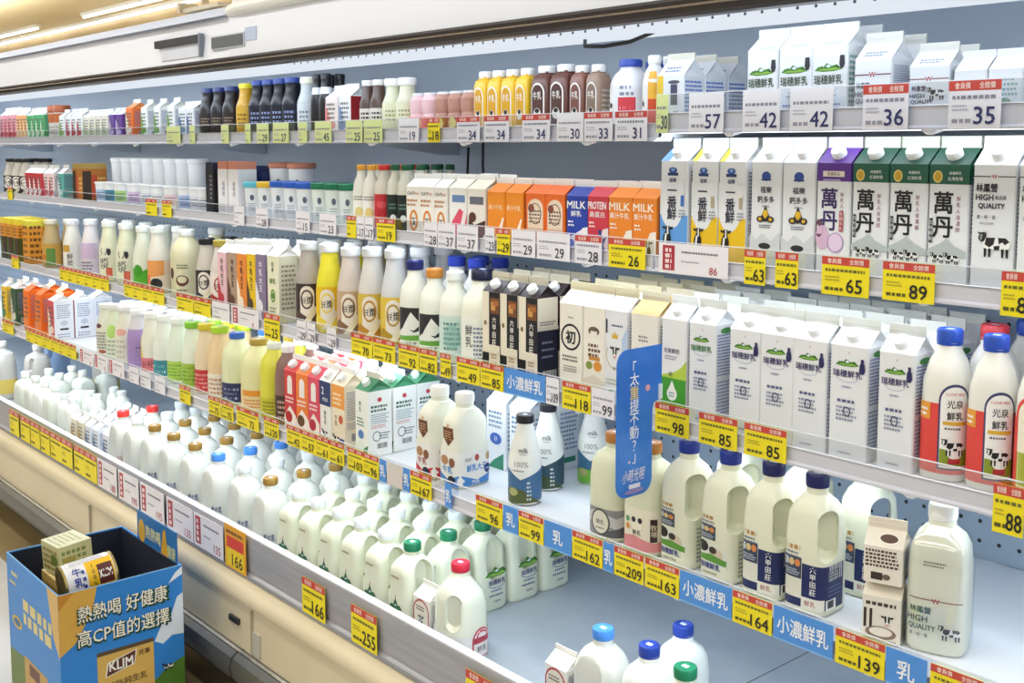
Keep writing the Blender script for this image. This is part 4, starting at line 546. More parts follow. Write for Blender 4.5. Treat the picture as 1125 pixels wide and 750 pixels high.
def cjug(key, desc, c, w): bottle(key, 'milk_jug', desc, CJ, 4.5, mat('#e8eadb', .3, sss=.1), '#f2f3f0', capr=.0235, caph=.02, label=(.004, .088, '#f1f0ea'), els=[(.004, .088, .042, .137, [('p', [(0, 0), (1, 0), (1, .3), (.5, .14), (0, .34)], c), ('t', '鮮乳大王', .48, .52, .2, w, .66, .03), ('e', .85, .42, .12, .14, '#233a7a'), ('l', .78, .4, .92, .46, 1, '#dfe6f4'), ('e', .48, .8, .07, .1, '#b84a44'), ('l', .1, .74, .34, .84, 2, '#8a6a5a'), ('e', .86, .78, .08, .12, '#c8a47a'), ('t', 'Milk', .45, .1, .12, '#f4f6fa')]), (.004, .088, -.034, .036, [('p', [(0, .2), (.6, 0), (1, 0), (1, .34), (.5, .2), (0, .42)], c), ('e', .35, .74, .2, .14, '#b88a62'), ('e', .72, .7, .14, .14, '#8a5a3c'), ('t', '牛乳', .5, .48, .2, w, .7, .03), ('e', .7, .2, .18, .12, '#22263c')])], printels=[(.1, .165, -.032, .028, [('p', [(.12, .7), (.88, .7), (.88, .3), (.5, 0), (.12, .3)], '#6a3a22'), ('l', .22, .24, .78, .62, 4, '#d8b48a', .4), ('p', [(.42, .72), (.58, .72), (.5, 1)], '#c8924a')])])
cjug('c_red', 'white milk jug with crest and red-edged label', '#cf3a3c', '#b04a4a'); cjug('c_blue', 'white milk jug with crest and blue-edged label', '#3f86cc', '#3f8ad0')
# ------------------------------------------------------------------ where things stand
LV = {1: dict(surf=1.637, Y=1.68, zt=1.675, zb=1.612, yf=1.72, name='top shelf'), 2: dict(surf=1.372, Y=1.68, zt=1.415, zb=1.352, yf=1.72, name='second shelf'),
      3: dict(surf=1.055, Y=1.66, zt=1.097, zb=1.034, yf=1.70, name='third shelf'), 4: dict(surf=.785, Y=1.55, zt=.826, zb=.765, yf=1.60, name='fourth shelf'), 5: dict(surf=.375, Y=1.43, zt=.51, zb=.405, yf=1.55, name='bottom deck')}
RIGHT = {1: dict(surf=1.652, zt=1.705, zb=1.628)}
JOINTS = [-7.5, -6.3, -5.1, -3.9, -2.7, -1.5, -0.3, 0.9]
BACK = 2.12
def PX(px, Y, z):
    y0, y1 = 100.0, 700.0; z0, z1 = atY(px, y0, Y).z, atY(px, y1, Y).z
    y = y0 + (z - z0) / (z1 - z0) * (y1 - y0); return atY(px, y, Y).x
PLACED = []
def put(key, x, y, z, level, row=0, rz=0, sc=(1, 1, 1), where=None, desc=None, label=None):
    PLACED.append(dict(key=key, x=x, y=y, z=z, level=level, row=row, rz=rz, sc=sc, where=where, desc=desc or KIND[key]['desc'], label=label))
def line(level, key, a, b, n=1, ytop=None, rows=1, dy=0.0, pitch=1.05, rz=0, flip=False, keep=False):
    K = KIND[key]; lv = LV[level]; surf = lv['surf']
    if level in RIGHT and a > 718: surf = RIGHT[level]['surf']
    yf = lv['yf'] + dy; zm = surf + .07; X0, X1 = PX(a, yf, zm), PX(b, yf, zm); sp = (X1 - X0) / n
    s = min(max(sp / (K['w'] * 1.03), .6), 1.15); 
    if keep: s = 1.0
    sz = 1.0
    if ytop is not None:
        zt = atY((a + b) / 2, ytop, yf + K['d'] * s / 2).z; sz = min(max((zt - surf) / K['h'], .7), 1.35)
    for r in range(rows):
        for i in range(n):
            y = yf + K['d'] * s * .5 + r * K['d'] * s * pitch
            if y + K['d'] * s * .5 > BACK - .005: continue
            put(key, X0 + sp * (i + .5), y, surf, level, r, rz, (s, s, sz))
L1 = [('s_pink', 0, 18, 4, 119), ('s_orange', 18, 29, 3, 119), ('s_green', 29, 49, 4, 119), ('cupstack', 50, 63, 2, 115), ('s_gw', 64, 71, 1, 121), ('s_red', 72, 90, 3, 120), ('s_cream', 91, 118, 4, 121), ('s_purple', 119, 134, 2, 119),
      ('s_house', 134, 150, 1, 110), ('s_gw', 151, 195, 3, 109), ('s_bluish', 196, 213, 2, 112), ('coffee', 214, 252, 3, 97, 2), ('yellowb', 254, 268, 1, 93), ('blackcof', 269, 318, 4, 88, 2), ('creamb', 320, 337, 1, 86), ('starb', 338, 356, 2, 82, 2),
      ('s_floral', 357, 371, 1, 95), ('s_redside', 372, 385, 1, 93), ('brownsm', 391, 414, 2, 89), ('vanilla', 415, 445, 2, 87), ('yak_pink', 446, 472, 2, 101, 4), ('yak_brown', 473, 516, 3, 99, 4),
      ('m_yellow', 518, 579, 4, 78), ('m_brown', 580, 622, 2, 73), ('m_mid', 623, 640, 1, 73), ('m_tan', 641, 658, 1, 72), ('gq_small', 660, 698, 1, 67, 2), ('gq_smallw', 702, 720, 1, 62, 2),
      ('yb_pint', 722, 751, 1, 60, 3), ('rs_pint', 820, 930, 3, 30, 2), ('hq_pint', 938, 980, 1, 37, 2), ('hq_pint', 998, 1042, 1, 48, 2), ('wg_pint', 1048, 1125, 2, 55, 3)]
L2 = [('tea_black', 0, 26, 3, 174, 2), ('s_crimson', 27, 46, 4, 181), ('s_pinkw', 47, 59, 2, 181), ('s_teal', 60, 72, 1, 181), ('box_brown', 73, 98, 1, 179), ('yog_blue', 100, 110, 1, 195, 1), ('yog_teal', 111, 118, 1, 195), ('yog_lime', 119, 132, 1, 195), ('yog_violet', 133, 148, 1, 195),
      ('yog_grey', 149, 172, 2, 194), ('yog_rose', 173, 188, 1, 194), ('yog_sky', 189, 203, 1, 194), ('yog_grey', 204, 222, 2, 194), ('tall_black', 223, 238, 1, 178), ('tall_white', 239, 262, 2, 177), ('jar_cyan', 263, 277, 1, 199), ('jar_yellow', 278, 291, 1, 199), ('jar_blue', 292, 335, 3, 199), ('jar_green', 337, 382, 3, 199),
      ('whitejuice', 384, 406, 2, 181, 2), ('redjuice', 407, 420, 1, 181, 4), ('greenjuice', 421, 444, 2, 181, 4), ('oat', 446, 492, 3, 191, 2), ('pinkm', 493, 512, 1, 191, 2), ('choco', 513, 533, 1, 192, 2), ('orange', 535, 575, 2, 196, 2), ('house', 577, 621, 2, 197, 2),
      ('milk_blue', 622, 645, 1, 199, 2), ('milk_red', 645, 668, 1, 199, 2), ('milk_orange', 668, 722, 2, 200, 2), ('yiban_blue', 725, 757, 1, None, 2), ('yiban_yellow', 759, 820, 2, None, 2), ('gai', 824, 894, 2, None, 2), ('wandan_purple', 896, 934, 1, None, 2), ('wandan_green', 935, 1064, 3, None, 2), ('hq', 1066, 1114, 1, None, 2), ('hq', 1116, 1166, 1, None, 1)]
L3 = [('bag', 0, 20, 3, 238, 2), ('bag_orange', 21, 35, 1, 238, 2), ('b_olive', 36, 58, 1, 240, 2), ('b_greylab', 60, 80, 1, 240, 2), ('b_purple', 81, 99, 1, 240, 2), ('b_cream', 101, 138, 2, 243, 2), ('b_green', 140, 155, 1, 247, 2), ('b_orange', 156, 171, 1, 248, 2), ('creamjug', 174, 206, 1, 250, 2),
      ('tea_black', 208, 225, 1, 260, 2), ('tea_red', 226, 239, 1, 262, 2), ('t_pink', 239, 249, 1, 262, 2), ('t_brown', 250, 260, 1, 262, 2), ('t_orange', 260, 271, 1, 263, 2), ('t_yellow', 271, 281, 1, 263, 2), ('t_purple', 281, 291, 1, 263, 2), ('t_green', 292, 308, 1, 264, 3),
      ('soy_brown', 318, 337, 1, 264, 3), ('soy_yellow', 337, 363, 1, 266, 3), ('soy_tan', 364, 382, 1, 270, 3), ('soy_cream', 383, 410, 1, 270, 3), ('soy_grey', 410, 433, 1, 272, 3),
      ('cow_navy', 433, 453, 1, 284), ('cow_orange', 454, 475, 1, 293), ('teal', 476, 498, 1, 296), ('navybig', 499, 528, 1, 293), ('liujia', 530, 591, 3, None, 3), ('chu', 614, 640, 1, None, 4), ('badge', 640, 664, 1, None, 4), ('cowhead', 664, 690, 1, None, 4), ('hundred', 692, 722, 1, None, 4),
      ('drop', 726, 754, 1, None, 4), ('rs_low', 756, 786, 1, None, 4), ('rs', 800, 908, 3, None, 4), ('rs', 910, 952, 1, None, 4), ('rs', 963, 1003, 1, None, 4), ('gq', 1003, 1052, 1, None, 1), ('gq', 1054, 1104, 1, None, 1), ('gq_red', 1106, 1158, 1, None, 2)]
L4 = [('s_yellow', 0, 8, 1, 303, 2), ('s_darkg', 9, 20, 1, 305, 2), ('s_orangetall', 22, 49, 2, 309, 2), ('s_redstripe', 50, 62, 1, 318, 3), ('a_dots', 101, 112, 1, 330, 3), ('a_green', 112, 122, 1, 331, 3), ('a_peach', 122, 133, 1, 333, 3), ('a_purple', 134, 148, 1, 337, 3), ('a_pink', 149, 163, 1, 340, 3), ('a_teal', 163, 176, 1, 343, 3),
      ('a_limew', 177, 193, 1, 346, 3), ('a_lime', 194, 208, 1, 350, 3), ('a_redlab', 209, 222, 1, 352, 2), ('a_peachb', 223, 237, 1, 355, 2), ('a_navylab', 238, 254, 1, 361, 2), ('a_gold', 256, 279, 1, 367, 2), ('a_lemon', 280, 296, 1, 372, 2), ('a_cocoa', 297, 312, 1, 376, 2),
      ('f_red', 312, 325, 1, None, 3), ('f_orange', 325, 338, 1, None, 3), ('f_rose', 338, 351, 1, None, 3), ('f_navy', 351, 364, 1, None, 3), ('f_amber', 364, 379, 1, None, 3), ('w_big', 390, 405, 1, None, 3)]
for lev, lst in ((1, L1), (2, L2), (3, L3), (4, L4)):
    for e in lst: line(lev, *e)
line(2, 'tub_white', 118, 215, 8, 171, 1, .1); line(2, 'jar_navy', 263, 287, 2, 179, 1, .12); line(2, 'tub_orange', 288, 330, 2, 177, 1, .12)
line(3, 'bluecap', 478, 522, 2, 281, 1, .1); line(3, 'bluecap', 506, 548, 2, 281, 1, .2)
line(3, 'gq_red', 1058, 1094, 1, None, 1, .095, keep=True); line(3, 'gq', 1096, 1136, 1, None, 1, .19, keep=True)
z4 = LV[4]['surf']
def at4(key, px, Y, **k): put(key, PX(px, Y - KIND[key]['d'] / 2, z4 + .07), Y, z4, 4, 0, **k)
at4('c_red', 464, 1.655); at4('c_blue', 491, 1.655); put('w_blue', -2.13, 1.83, z4, 4, 1); put('w_blue', -2.04, 1.83, z4, 4, 1); put('w_blue', -2.13, 1.93, z4, 4, 2); put('w_blue', -2.04, 1.93, z4, 4, 2)
at4('t_blue', 563, 1.67); put('t_dark', -1.925, 1.785, z4, 4, 1); put('t_leaf', -1.885, 1.90, z4, 4, 2)
at4('grey_jug', 659, 1.665); at4('panda_jug', 698, 1.66)
for i, px in enumerate((740, 785)): at4('hj', px, 1.665)
for i, px in enumerate((832, 880)): at4('nj', px, 1.665)
put('nj_back', PX(940, 1.76, z4 + .07), 1.80, z4, 4, 1); put('hj', PX(800, 1.76, z4 + .07), 1.80, z4, 4, 1); put('nj_back', PX(872, 1.76, z4 + .07), 1.80, z4, 4, 1)
# bottom deck: (x, first y, key, rows)
zd = LV[5]['surf']
carton('s_frame', 'milk_carton', 'low gable carton with framed red farm label', base='#f1eee6', els=[('a', .02, .02, .98, .98, '#b84a54'), ('a', .08, .04, .92, .94, '#efe8d8'), ('r', .08, .05, .92, .3, '#8a4a3c'), ('r', .08, .3, .92, .44, '#5a7a3a'), ('bust', .5, .5, .4), ('l', .2, .74, .8, .86, 2, '#5a4a4a')], w=.066, d=.066, h=.12, rise=.022, fin=.01)
bottle('deck_navy', 'milk_jug', 'plain white milk jug with navy-blue cap', [(z * .97, a * 1.15, b * 1.1, *r) for z, a, b, *r in SJ], 3.4, mat('#eef0ea', .3, sss=.15), '#1f3a94', capr=.0215, caph=.02)
DECK = [(-5.24, 'far_white', 3), (-5.10, 'far_white', 4), (-4.97, 'far_black', 1), (-4.85, 'far_white', 2), (-4.73, 'far_green', 3), (-4.64, 'far_green', 3), (-4.56, 's_goldy', 4), (-4.48, 's_goldy', 4), (-4.40, 's_bluish', 4), (-4.32, 's_bluish', 4), (-4.215, 's_bluish', 1), (-4.10, 'd_red', 2), (-3.965, 'd_pale', 2),
        (-3.81, 'd_gold', 3), (-3.65, 'd_gold', 3), (-3.48, 'd_gold', 3), (-3.31, 'd_blue', 3), (-3.13, 'd_white', 4), (-2.965, 'd_gold', 3), (-2.80, 'j_white', 5), (-2.69, 'j_white', 5), (-2.575, 'j_white', 5), (-2.465, 'j_white', 5), (-2.35, 'j_white', 5), (-2.235, 'j_green', 3)]
for x, k, n in DECK:
    p = KIND[k]['d'] + .012 if k[0] == 's' else (.115 if k[0] in 'jd' else .105)
    for r in range(n): put(k, x, 1.605 + r * p, zd, 5, r)
for x in (-4.10, -3.965): 
    for r in (2, 3): put('d_white', x, 1.605 + r * .115, zd, 5, r)
for x in (-3.81, -3.65, -3.48, -3.31, -2.965): put('d_white', x, 1.605 + 3 * .115, zd, 5, 3)
for r in (3, 4): put('j_white', -2.235, 1.605 + r * .115, zd, 5, r)
put('red_jug', -2.045, 1.61, zd, 5); put('s_frame', -2.148, 1.60, zd, 5, desc='low gable carton with framed red farm label beside red-capped jug')
put('s_frame', -1.665, 1.60, zd, 5, desc='low gable carton with framed red label on the nearly empty deck')
put('d_blue', -1.56, 1.605, zd, 5, desc='film-wrapped milk jug with sky-blue cap on the nearly empty deck'); put('deck_navy', -1.437, 1.61, zd, 5); put('deck_navy', -1.455, 1.735, zd, 5, 1); put('j_green', -1.335, 1.60, zd, 5, desc='green-capped milk jug on the nearly empty deck')
put('tan_jug', -5.52, 1.75, zd, 5); put('tan_jug', -5.72, 1.65, zd, 5); put('blue_jug', -5.78, 1.93, zd, 5, 1); put('tan_jug', -5.36, 2.02, zd, 5, 1)
ORD = 'first second third fourth fifth sixth seventh eighth ninth tenth eleventh twelfth thirteenth fourteenth fifteenth sixteenth seventeenth eighteenth nineteenth twentieth'.split()
def build_products():
    by = {}
    for p in PLACED: by.setdefault((p['level'], p['desc']), []).append(p)
    spread = {}
    for (lev, d) in by: spread.setdefault(d, set()).add(lev)
    for (lev, d), ps in by.items():
        rows = sorted({p['row'] for p in ps}); lvname = LV[lev]['name']
        for r in rows:
            q = sorted([p for p in ps if p['row'] == r], key=lambda p: p['x'])
            for i, p in enumerate(q):
                lab = d
                if len(q) > 1: lab += f", {ORD[i]} from the left"
                if len(rows) > 1: lab += ', ' + ('front row' if r == 0 else ORD[r] + ' row')
                if len(lab.replace('-', ' ').split()) <= 13 and 'deck' not in lab: lab += (', ' + lvname) if (len(q) > 1 or len(rows) > 1) else ' on the ' + lvname
                p['label'] = p['label'] or lab
                p['group'] = f"{KIND[p['key']]['name'].replace('_', ' ')}s on the {lvname}"
    for p in PLACED:
        K = KIND[p['key']]
        if K.get('single'):
            o = obj(K['name'], K['parts'][0][1], None, (p['x'], p['y'], p['z'])); o.rotation_euler[2] = p['rz']; o.scale = p['sc']
        else:
            jit = random.uniform(-.05, .05) if p['level'] < 5 else 0
            o = empty(K['name'], (p['x'], p['y'], p['z'] + .0008), p['rz'] + jit, p['sc'])
            for nm, me in K['parts']: obj(nm, me, o)
        tag(o, p['label'], K['cat'], p['group'])
build_products()
# ---- taped bundle: big bottle with two small cartons in clear film
BT = jugprof(.095, .095, .218, .021)
bottle('bigq', 'x', 'x', BT, 4.2, mat('#eaebd8', .28, sss=.15), '#f0f1ee', capr=.0225, caph=.02, printels=[(.006, .095, -.041, .043, [('r', 0, .93, 1, .95, '#8a4a3c'), ('t', 'W', .5, .93, .09, '#b0202c', None, .04), ('t', '林鳳營', .22, .74, .12, '#1f5a44', .4, .03), ('t', 'HIGH', .17, .57, .11, '#1f5a44', None, .04), ('t', 'QUALITY', .26, .41, .11, '#1f5a44', .5, .04), ('t', '濃・純・香', .2, .27, .07, '#4a4a4a', .35), ('cow', .80, .36, .36)]), (.145, .155, -.02, .02, [('l', 0, 0, 1, 1, 2, '#7a7a6a')])])
carton('qsmall', 'x', 'x', base='#ece4d6', roof='#e6ddcd', els=[('l', .1, .8, .9, .95, 1, '#4a3a34'), ('r', .05, .3, .12, .72, '#3a2c26'), ('r', .2, .3, .27, .72, '#3a2c26'), ('e', .5, .22, .4, .14, '#8a7462'), ('e', .5, .24, .3, .1, '#ece4d6'), ('cowhead', .66, .5, .26), ('l', .1, .04, .9, .12, 1, '#a8988a')], side=[('l', .1, .1, .9, .9, 8, '#8a7e72')], w=.062, d=.062, h=.078, rise=.02, fin=.002)
carton('qtop', 'x', 'x', base='#ece4d6', roof='#e6ddcd', els=[('l', .05, .45, .95, .95, 5, '#4a3a34', .6), ('r', .2, .1, .5, .3, '#3a2c26'), ('e', .6, .2, .1, .08, '#6a5a4a')], roofels=[('e', .6, .45, .25, .25, '#5a4034'), ('o', .6, .45, .28, .3, .05, '#ece4d6')], w=.062, d=.062, h=.062, rise=.024, fin=.016)
bx = PX(1022, 1.66, z4 + .07); bun = empty('milk_bundle', (bx, 1.69, z4 + .0008), .33)
for nm, me in KIND['bigq']['parts']: obj('bottle_' + nm, me, bun)
for (nm, kk, z) in (('small_carton', 'qsmall', 0), ('small_carton', 'qtop', .1005)):
    o = obj(nm, KIND[kk]['parts'][0][1], bun, (-.083, -.014, z))
film = MB(); FL = Loft([(.004, .0492, .0492), (.14, .0492, .0492), (.18, .044, .044), (.198, .03, .03), (.206, .0235, .0235)], 4.2); FL.band(film, .004, .206, CLEAR, .0012); obj('film_wrap', film, bun)
tag(bun, 'large cow-label milk bottle film-wrapped with two stacked cream cartons', 'milk bundle')
# ------------------------------------------------------------------ the refrigerated case
case = empty('refrigerated_display_case', (0, 1.43, 0)); case['label'] = 'long cream and white open refrigerated case along the aisle'; case['category'] = 'refrigerator'; ALL[case['label']] = ['c']
XA, XB = -7.5, .9
def cpart(nm, mb, parent=case, label=None):
    off = case.location; mb.v = [(x - off.x, y - off.y, z - off.z) for x, y, z in mb.v]; return obj(nm, mb, parent, label=label)
CREAMP = noise_mat('cream_enamel', '#dccfb0', '#d7caaa', 3, .38)
DARKM = mat('#55565a', .35, .6)
m = MB(); m.box(XA, BACK, .74, XB, BACK + .1, 1.37, holes_mat()); m.box(XA, BACK, 1.37, XB, BACK + .1, 1.8748, mat('#cbd6e2', .4)); m.box(XA, 2.3, .3, XB, 2.4, .76, mat('#b9c4d0', .4)); m.box(XA, BACK, .72, XB, 2.3, .74, mat('#b9c4d0', .4)); cpart('back_panel', m, label='pale blue perforated back panel')
m = MB(); m.box(XA, 1.452, .345, XB, 2.3, .375, noise_mat('deck_steel', '#b2bac3', '#b9c1c9', 12, .35, .1)); deck = cpart('bottom_deck', m, label='grey steel bottom deck')
for j in JOINTS[1:-1]: m = MB(); m.box(j - .0015, .03, .3745, j + .0015, .87, .3752, '#4a4f56'); obj('deck_seam', m, deck)
for ex0, ex1 in ((XA - .03, XA - .001), (XB + .001, XB + .03)):
    m = MB(); m.extrude_x([(1.40, .0), (1.40, .38), (1.45, .53), (1.66, .78), (1.70, 1.60), (1.47, 1.82), (1.47, 2.06), (2.4, 2.06), (2.4, 0)], ex0, ex1, mat('#e4e6ea', .35)); cpart('end_panel', m, label='white end panel')
# front: price rail, cream bulge and panel, dark bumper, kick plate
RAILM = noise_mat('rail_plastic', '#97979c', '#a3a2a8', 4, .22, 0, (1, 1, 12))
m = MB(); m.extrude_x([(1.430, .505), (1.434, .515), (1.452, .515), (1.452, .38), (1.43, .392), (1.424, .398), (1.424, .404), (1.432, .41)], XA, XB, RAILM); rail5 = cpart('price_rail', m, label='grey price rail of the bottom deck')
m = MB(); m.extrude_x([(1.433, .509), (1.431, .517), (1.4545, .517), (1.4545, .509)], XA, XB, '#dadbe0'); m.extrude_x([(1.428, .396), (1.421, .394), (1.421, .403), (1.428, .405)], XA, XB, '#8f9096')
obj('rail_bead', (setattr(m, 'v', [(x, y - 1.43, z) for x, y, z in m.v]), m)[1], rail5)
m = MB(); m.extrude_x([(1.452, .394), (1.424, .392), (1.402, .385), (1.388, .372), (1.384, .356), (1.388, .344), (1.396, .338), (1.40, .334), (1.396, .20), (1.46, .20)], XA, XB, CREAMP); fp = cpart('front_panel', m, label='cream front panel with rounded top edge')
m = MB(); m.box(-2.83, -.040, .268, -2.775, -.030, .284, '#2a2b30'); obj('panel_vent', m, fp, label='small black vent')
m = MB(); m.box(-2.70, -.037, .21, -2.655, -.0305, .275, '#bdbaae'); obj('joint_cover', m, fp, label='grey joint cover')
for j in JOINTS[1:-1]: m = MB(); m.box(j - .001, -.040, .205, j + .001, -.030, .335, '#b7ad95'); obj('panel_joint', m, fp)
m = MB(); m.extrude_x([(1.40, .203), (1.375, .203), (1.358, .19), (1.352, .165), (1.356, .135), (1.372, .115), (1.40, .11)], XA, XB, noise_mat('bumper_rubber', '#6a6a68', '#74736e', 5, .35, .35)); bp = cpart('bumper', m, label='dark grey bumper rail')
m = MB()
for j in JOINTS[1:-1]: m.extrude_x([(1.40, .2045), (1.3745, .2045), (1.3568, .191), (1.3508, .165), (1.3548, .134), (1.3715, .1138), (1.40, .1085)], j - .055, j - .05, '#2c2c2e')
m.extrude_x([(1.382, .2035), (1.376, .206), (1.384, .208), (1.39, .2035)], XA, XB, mat('#cfcfcc', .2, .8)); obj('bumper_trim', (setattr(m, 'v', [(x, y - 1.43, z) for x, y, z in m.v]), m)[1], bp)
m = MB(); m.box(XA, 1.475, .0, XB, 1.5, .2, '#3a342c'); cpart('kick_plate', m, label='dark kick plate')
# canopy
WPAN = mat('#e2e6f0', .3); DRK = mat('#2b2422', .35)
m = MB(); m.extrude_x([(1.45, 1.847), (1.47, 1.99), (1.62, 2.0), (2.22, 2.0), (2.22, 1.875), (1.50, 1.875), (1.47, 1.847)], XA, -2.86, WPAN); m.extrude_x([(1.45, 1.847), (1.452, 1.955), (1.475, 2.045), (1.62, 2.06), (2.22, 2.06), (2.22, 1.875), (1.50, 1.875), (1.47, 1.847)], -2.86, XB, WPAN); can = cpart('canopy', m, label='white canopy panel along the case top')
m = MB(); m.extrude_x([(1.452, 1.817), (1.444, 1.822), (1.442, 1.842), (1.448, 1.848), (1.50, 1.848), (1.50, 1.82)], XA, XB, DRK); m.extrude_x([(1.4415, 1.831), (1.4405, 1.833), (1.4415, 1.835)], XA, XB, mat('#8a7f74', .2, .8)); ed = obj('canopy_edge', (setattr(m, 'v', [(x, y - 1.43, z) for x, y, z in m.v]), m)[1], case, label='dark brown lower edge')
m = MB(); m.extrude_x([(1.447, 1.963), (1.455, 1.985), (1.49, 1.985), (1.49, 1.963)], XA, -2.86, mat('#a4abbd', .3, .2)); cpart('canopy_trim', m)
m = MB(); m.tube([(-2.86, 1.462, 1.972), (-2.8, 1.452, 1.976), (XB, 1.452, 1.976)], .02, mat('#f1f0ea', .3), 14); cpart('canopy_tube', m, label='rounded white tube along the right half of the canopy')
m = MB(); m.extrude_x([(1.565, 1.876), (1.562, 1.824), (1.567, 1.815), (1.66, 1.815), (1.66, 1.876)], XA, XB, emis('led_bar', (.84, .91, 1), .95)); hn = cpart('light_bar', m, label='long white light bar with dots under the canopy')
m = MB(); hm = mat('#8a95a8', .5); x = -2.7
while x < -.45:
    m.lathe([(.003, 0), (.003, .001)], hm, 6); nn = 12; m.v[-nn:] = [(a + x, 1.5612 - c - 1.43, b + 1.826) for a, b, c in m.v[-nn:]]; x += .035
obj('light_dot', m, hn)
m = MB(); m.extrude_x([(1.70, 1.8745), (1.705, 1.862), (1.735, 1.862), (1.74, 1.8745)], XA, XB, emis('case_led', (.86, .93, 1), 3)); cpart('canopy_lamp', m, label='lit white lamp strip')
# control panel and lamp switch on the canopy front
q0, q1 = PX(173, 1.45, 1.9), PX(221, 1.45, 1.9); m = MB(); m.box(q0, 1.440, 1.900, q1, 1.456, 1.922, '#22222e'); m.box(q0 + .03, 1.448, 1.861, q1, 1.462, 1.900, '#d9ddea'); m.box(q1, 1.4405, 1.859, q1 + .008, 1.456, 1.925, '#7f8696'); cpart('control_panel', m, label='dark-topped control panel')
q0, q1 = PX(234, 1.45, 1.89), PX(268, 1.45, 1.89); m = MB(); m.box(q0, 1.445, 1.876, q1, 1.457, 1.906, '#5b5f66'); m.box(q0 - .005, 1.447, 1.872, q1 + .005, 1.455, 1.910, '#c9cdd2'); m.box(q1 + .01, 1.4485, 1.885, q1 + .07, 1.456, 1.92, '#b9c6e2'); cpart('display_window', m)
for pts in ([(-2.62, 2.1, 1.60), (-2.6, 2.08, 1.52), (-2.5, 2.07, 1.49), (-2.36, 2.07, 1.50), (-2.22, 2.08, 1.46), (-2.16, 2.1, 1.40)], [(-2.55, 2.1, 1.62), (-2.54, 2.09, 1.55), (-2.53, 2.09, 1.42)], [(-1.62, 1.60, 1.82), (-1.6, 1.58, 1.80), (-1.54, 1.57, 1.795), (-1.48, 1.58, 1.80), (-1.43, 1.62, 1.825)]):
    m = MB(); m.tube(pts, .004, '#23252a', 7); cpart('cable', m, label='thin black cable')
# shelves: one per bay and level
for lev in (1, 2, 3, 4):
    lv = LV[lev]; bays = list(zip(JOINTS, JOINTS[1:]))
    for bi, (xa, xb) in enumerate(bays):
        d = dict(lv)
        if lev in RIGHT and xa > -1.6: d.update(RIGHT[lev])
        sh = empty('shelf', ((xa + xb) / 2, d['Y'], d['surf'])); w = (xb - xa) / 2 - .003
        tag(sh, f"white metal shelf with clear price rail, {lv['name']}, {ORD[bi]} bay from the left", 'shelf', lv['name'] + ' of the case')
        m = MB(); m.box(-w, .012, -.016, w, BACK - d['Y'] - .002, -.0006, mat('#e6ebf2', .35)); m.box(-w, .006, -.019, w, .02, .0, mat('#dfe3ea', .3)); pn = obj('shelf_panel', m, sh)
        zt, zb = d['zt'] - d['surf'], d['zb'] - d['surf']
        m = MB(); m.extrude_x([(0, zb + .002), (-.005, zb), (-.005, zb + .004), (0, zb + .008), (0, zt * .25), (.005, zt * .25), (.005, zb + .002)], -w, w, mat('#cfcfd8', .2)); m.extrude_x([(.001, zt * .25), (-.003, zt * .28), (.001, zt * .31), (.005, zt * .25)], -w, w, mat('#e6e6ec', .2))
        r_ = obj('price_rail', m, sh, label='pale grey price rail')
        m = MB(); m.extrude_x([(.0015, zt * .25), (.0015, zt), (.0035, zt), (.0035, zt * .25)], -w, w, CLEAR); m.extrude_x([(.001, zt - .0015), (.001, zt), (.004, zt), (.004, zt - .0015)], -w, w, mat('#e9edf2', .2)); obj('clear_lip', m, r_, label='clear plastic front lip')
        m = MB(); m.extrude_x([(.03, -.0165), (.034, -.024), (.05, -.024), (.054, -.0165)], -w, w, emis('shelf_led', (.9, .95, 1), 4)); obj('led_strip', m, pn, label='lit lamp strip under the shelf')
        for cx_ in (-.42, -.02, .4):
            m = MB(); m.extrude_x([(.0, zb + .002), (.004, zb - .008), (.018, zb - .002), (.02, -.02), (.006, -.02)], cx_ - .016, cx_ + .016, '#f4f6fa'); m.v = [(x * 1.0 if z > zb - .004 else cx_ + (x - cx_) * .3, y, z) for x, y, z in m.v]; obj('rail_clip', m, sh, label='white clip under the rail')
        for sx in (-w + .004, w - .009):
            m = MB(); m.face([(0, 0, 0)] * 3, WHITE); m = MB()
            pr = [(.06, -.0165), (BACK - d['Y'] - .003, -.0165), (BACK - d['Y'] - .003, -.06), (BACK - d['Y'] - .05, -.06)]
            m.extrude_x(pr, sx, sx + .005, mat('#c9d2dd', .35)); obj('bracket', m, sh)
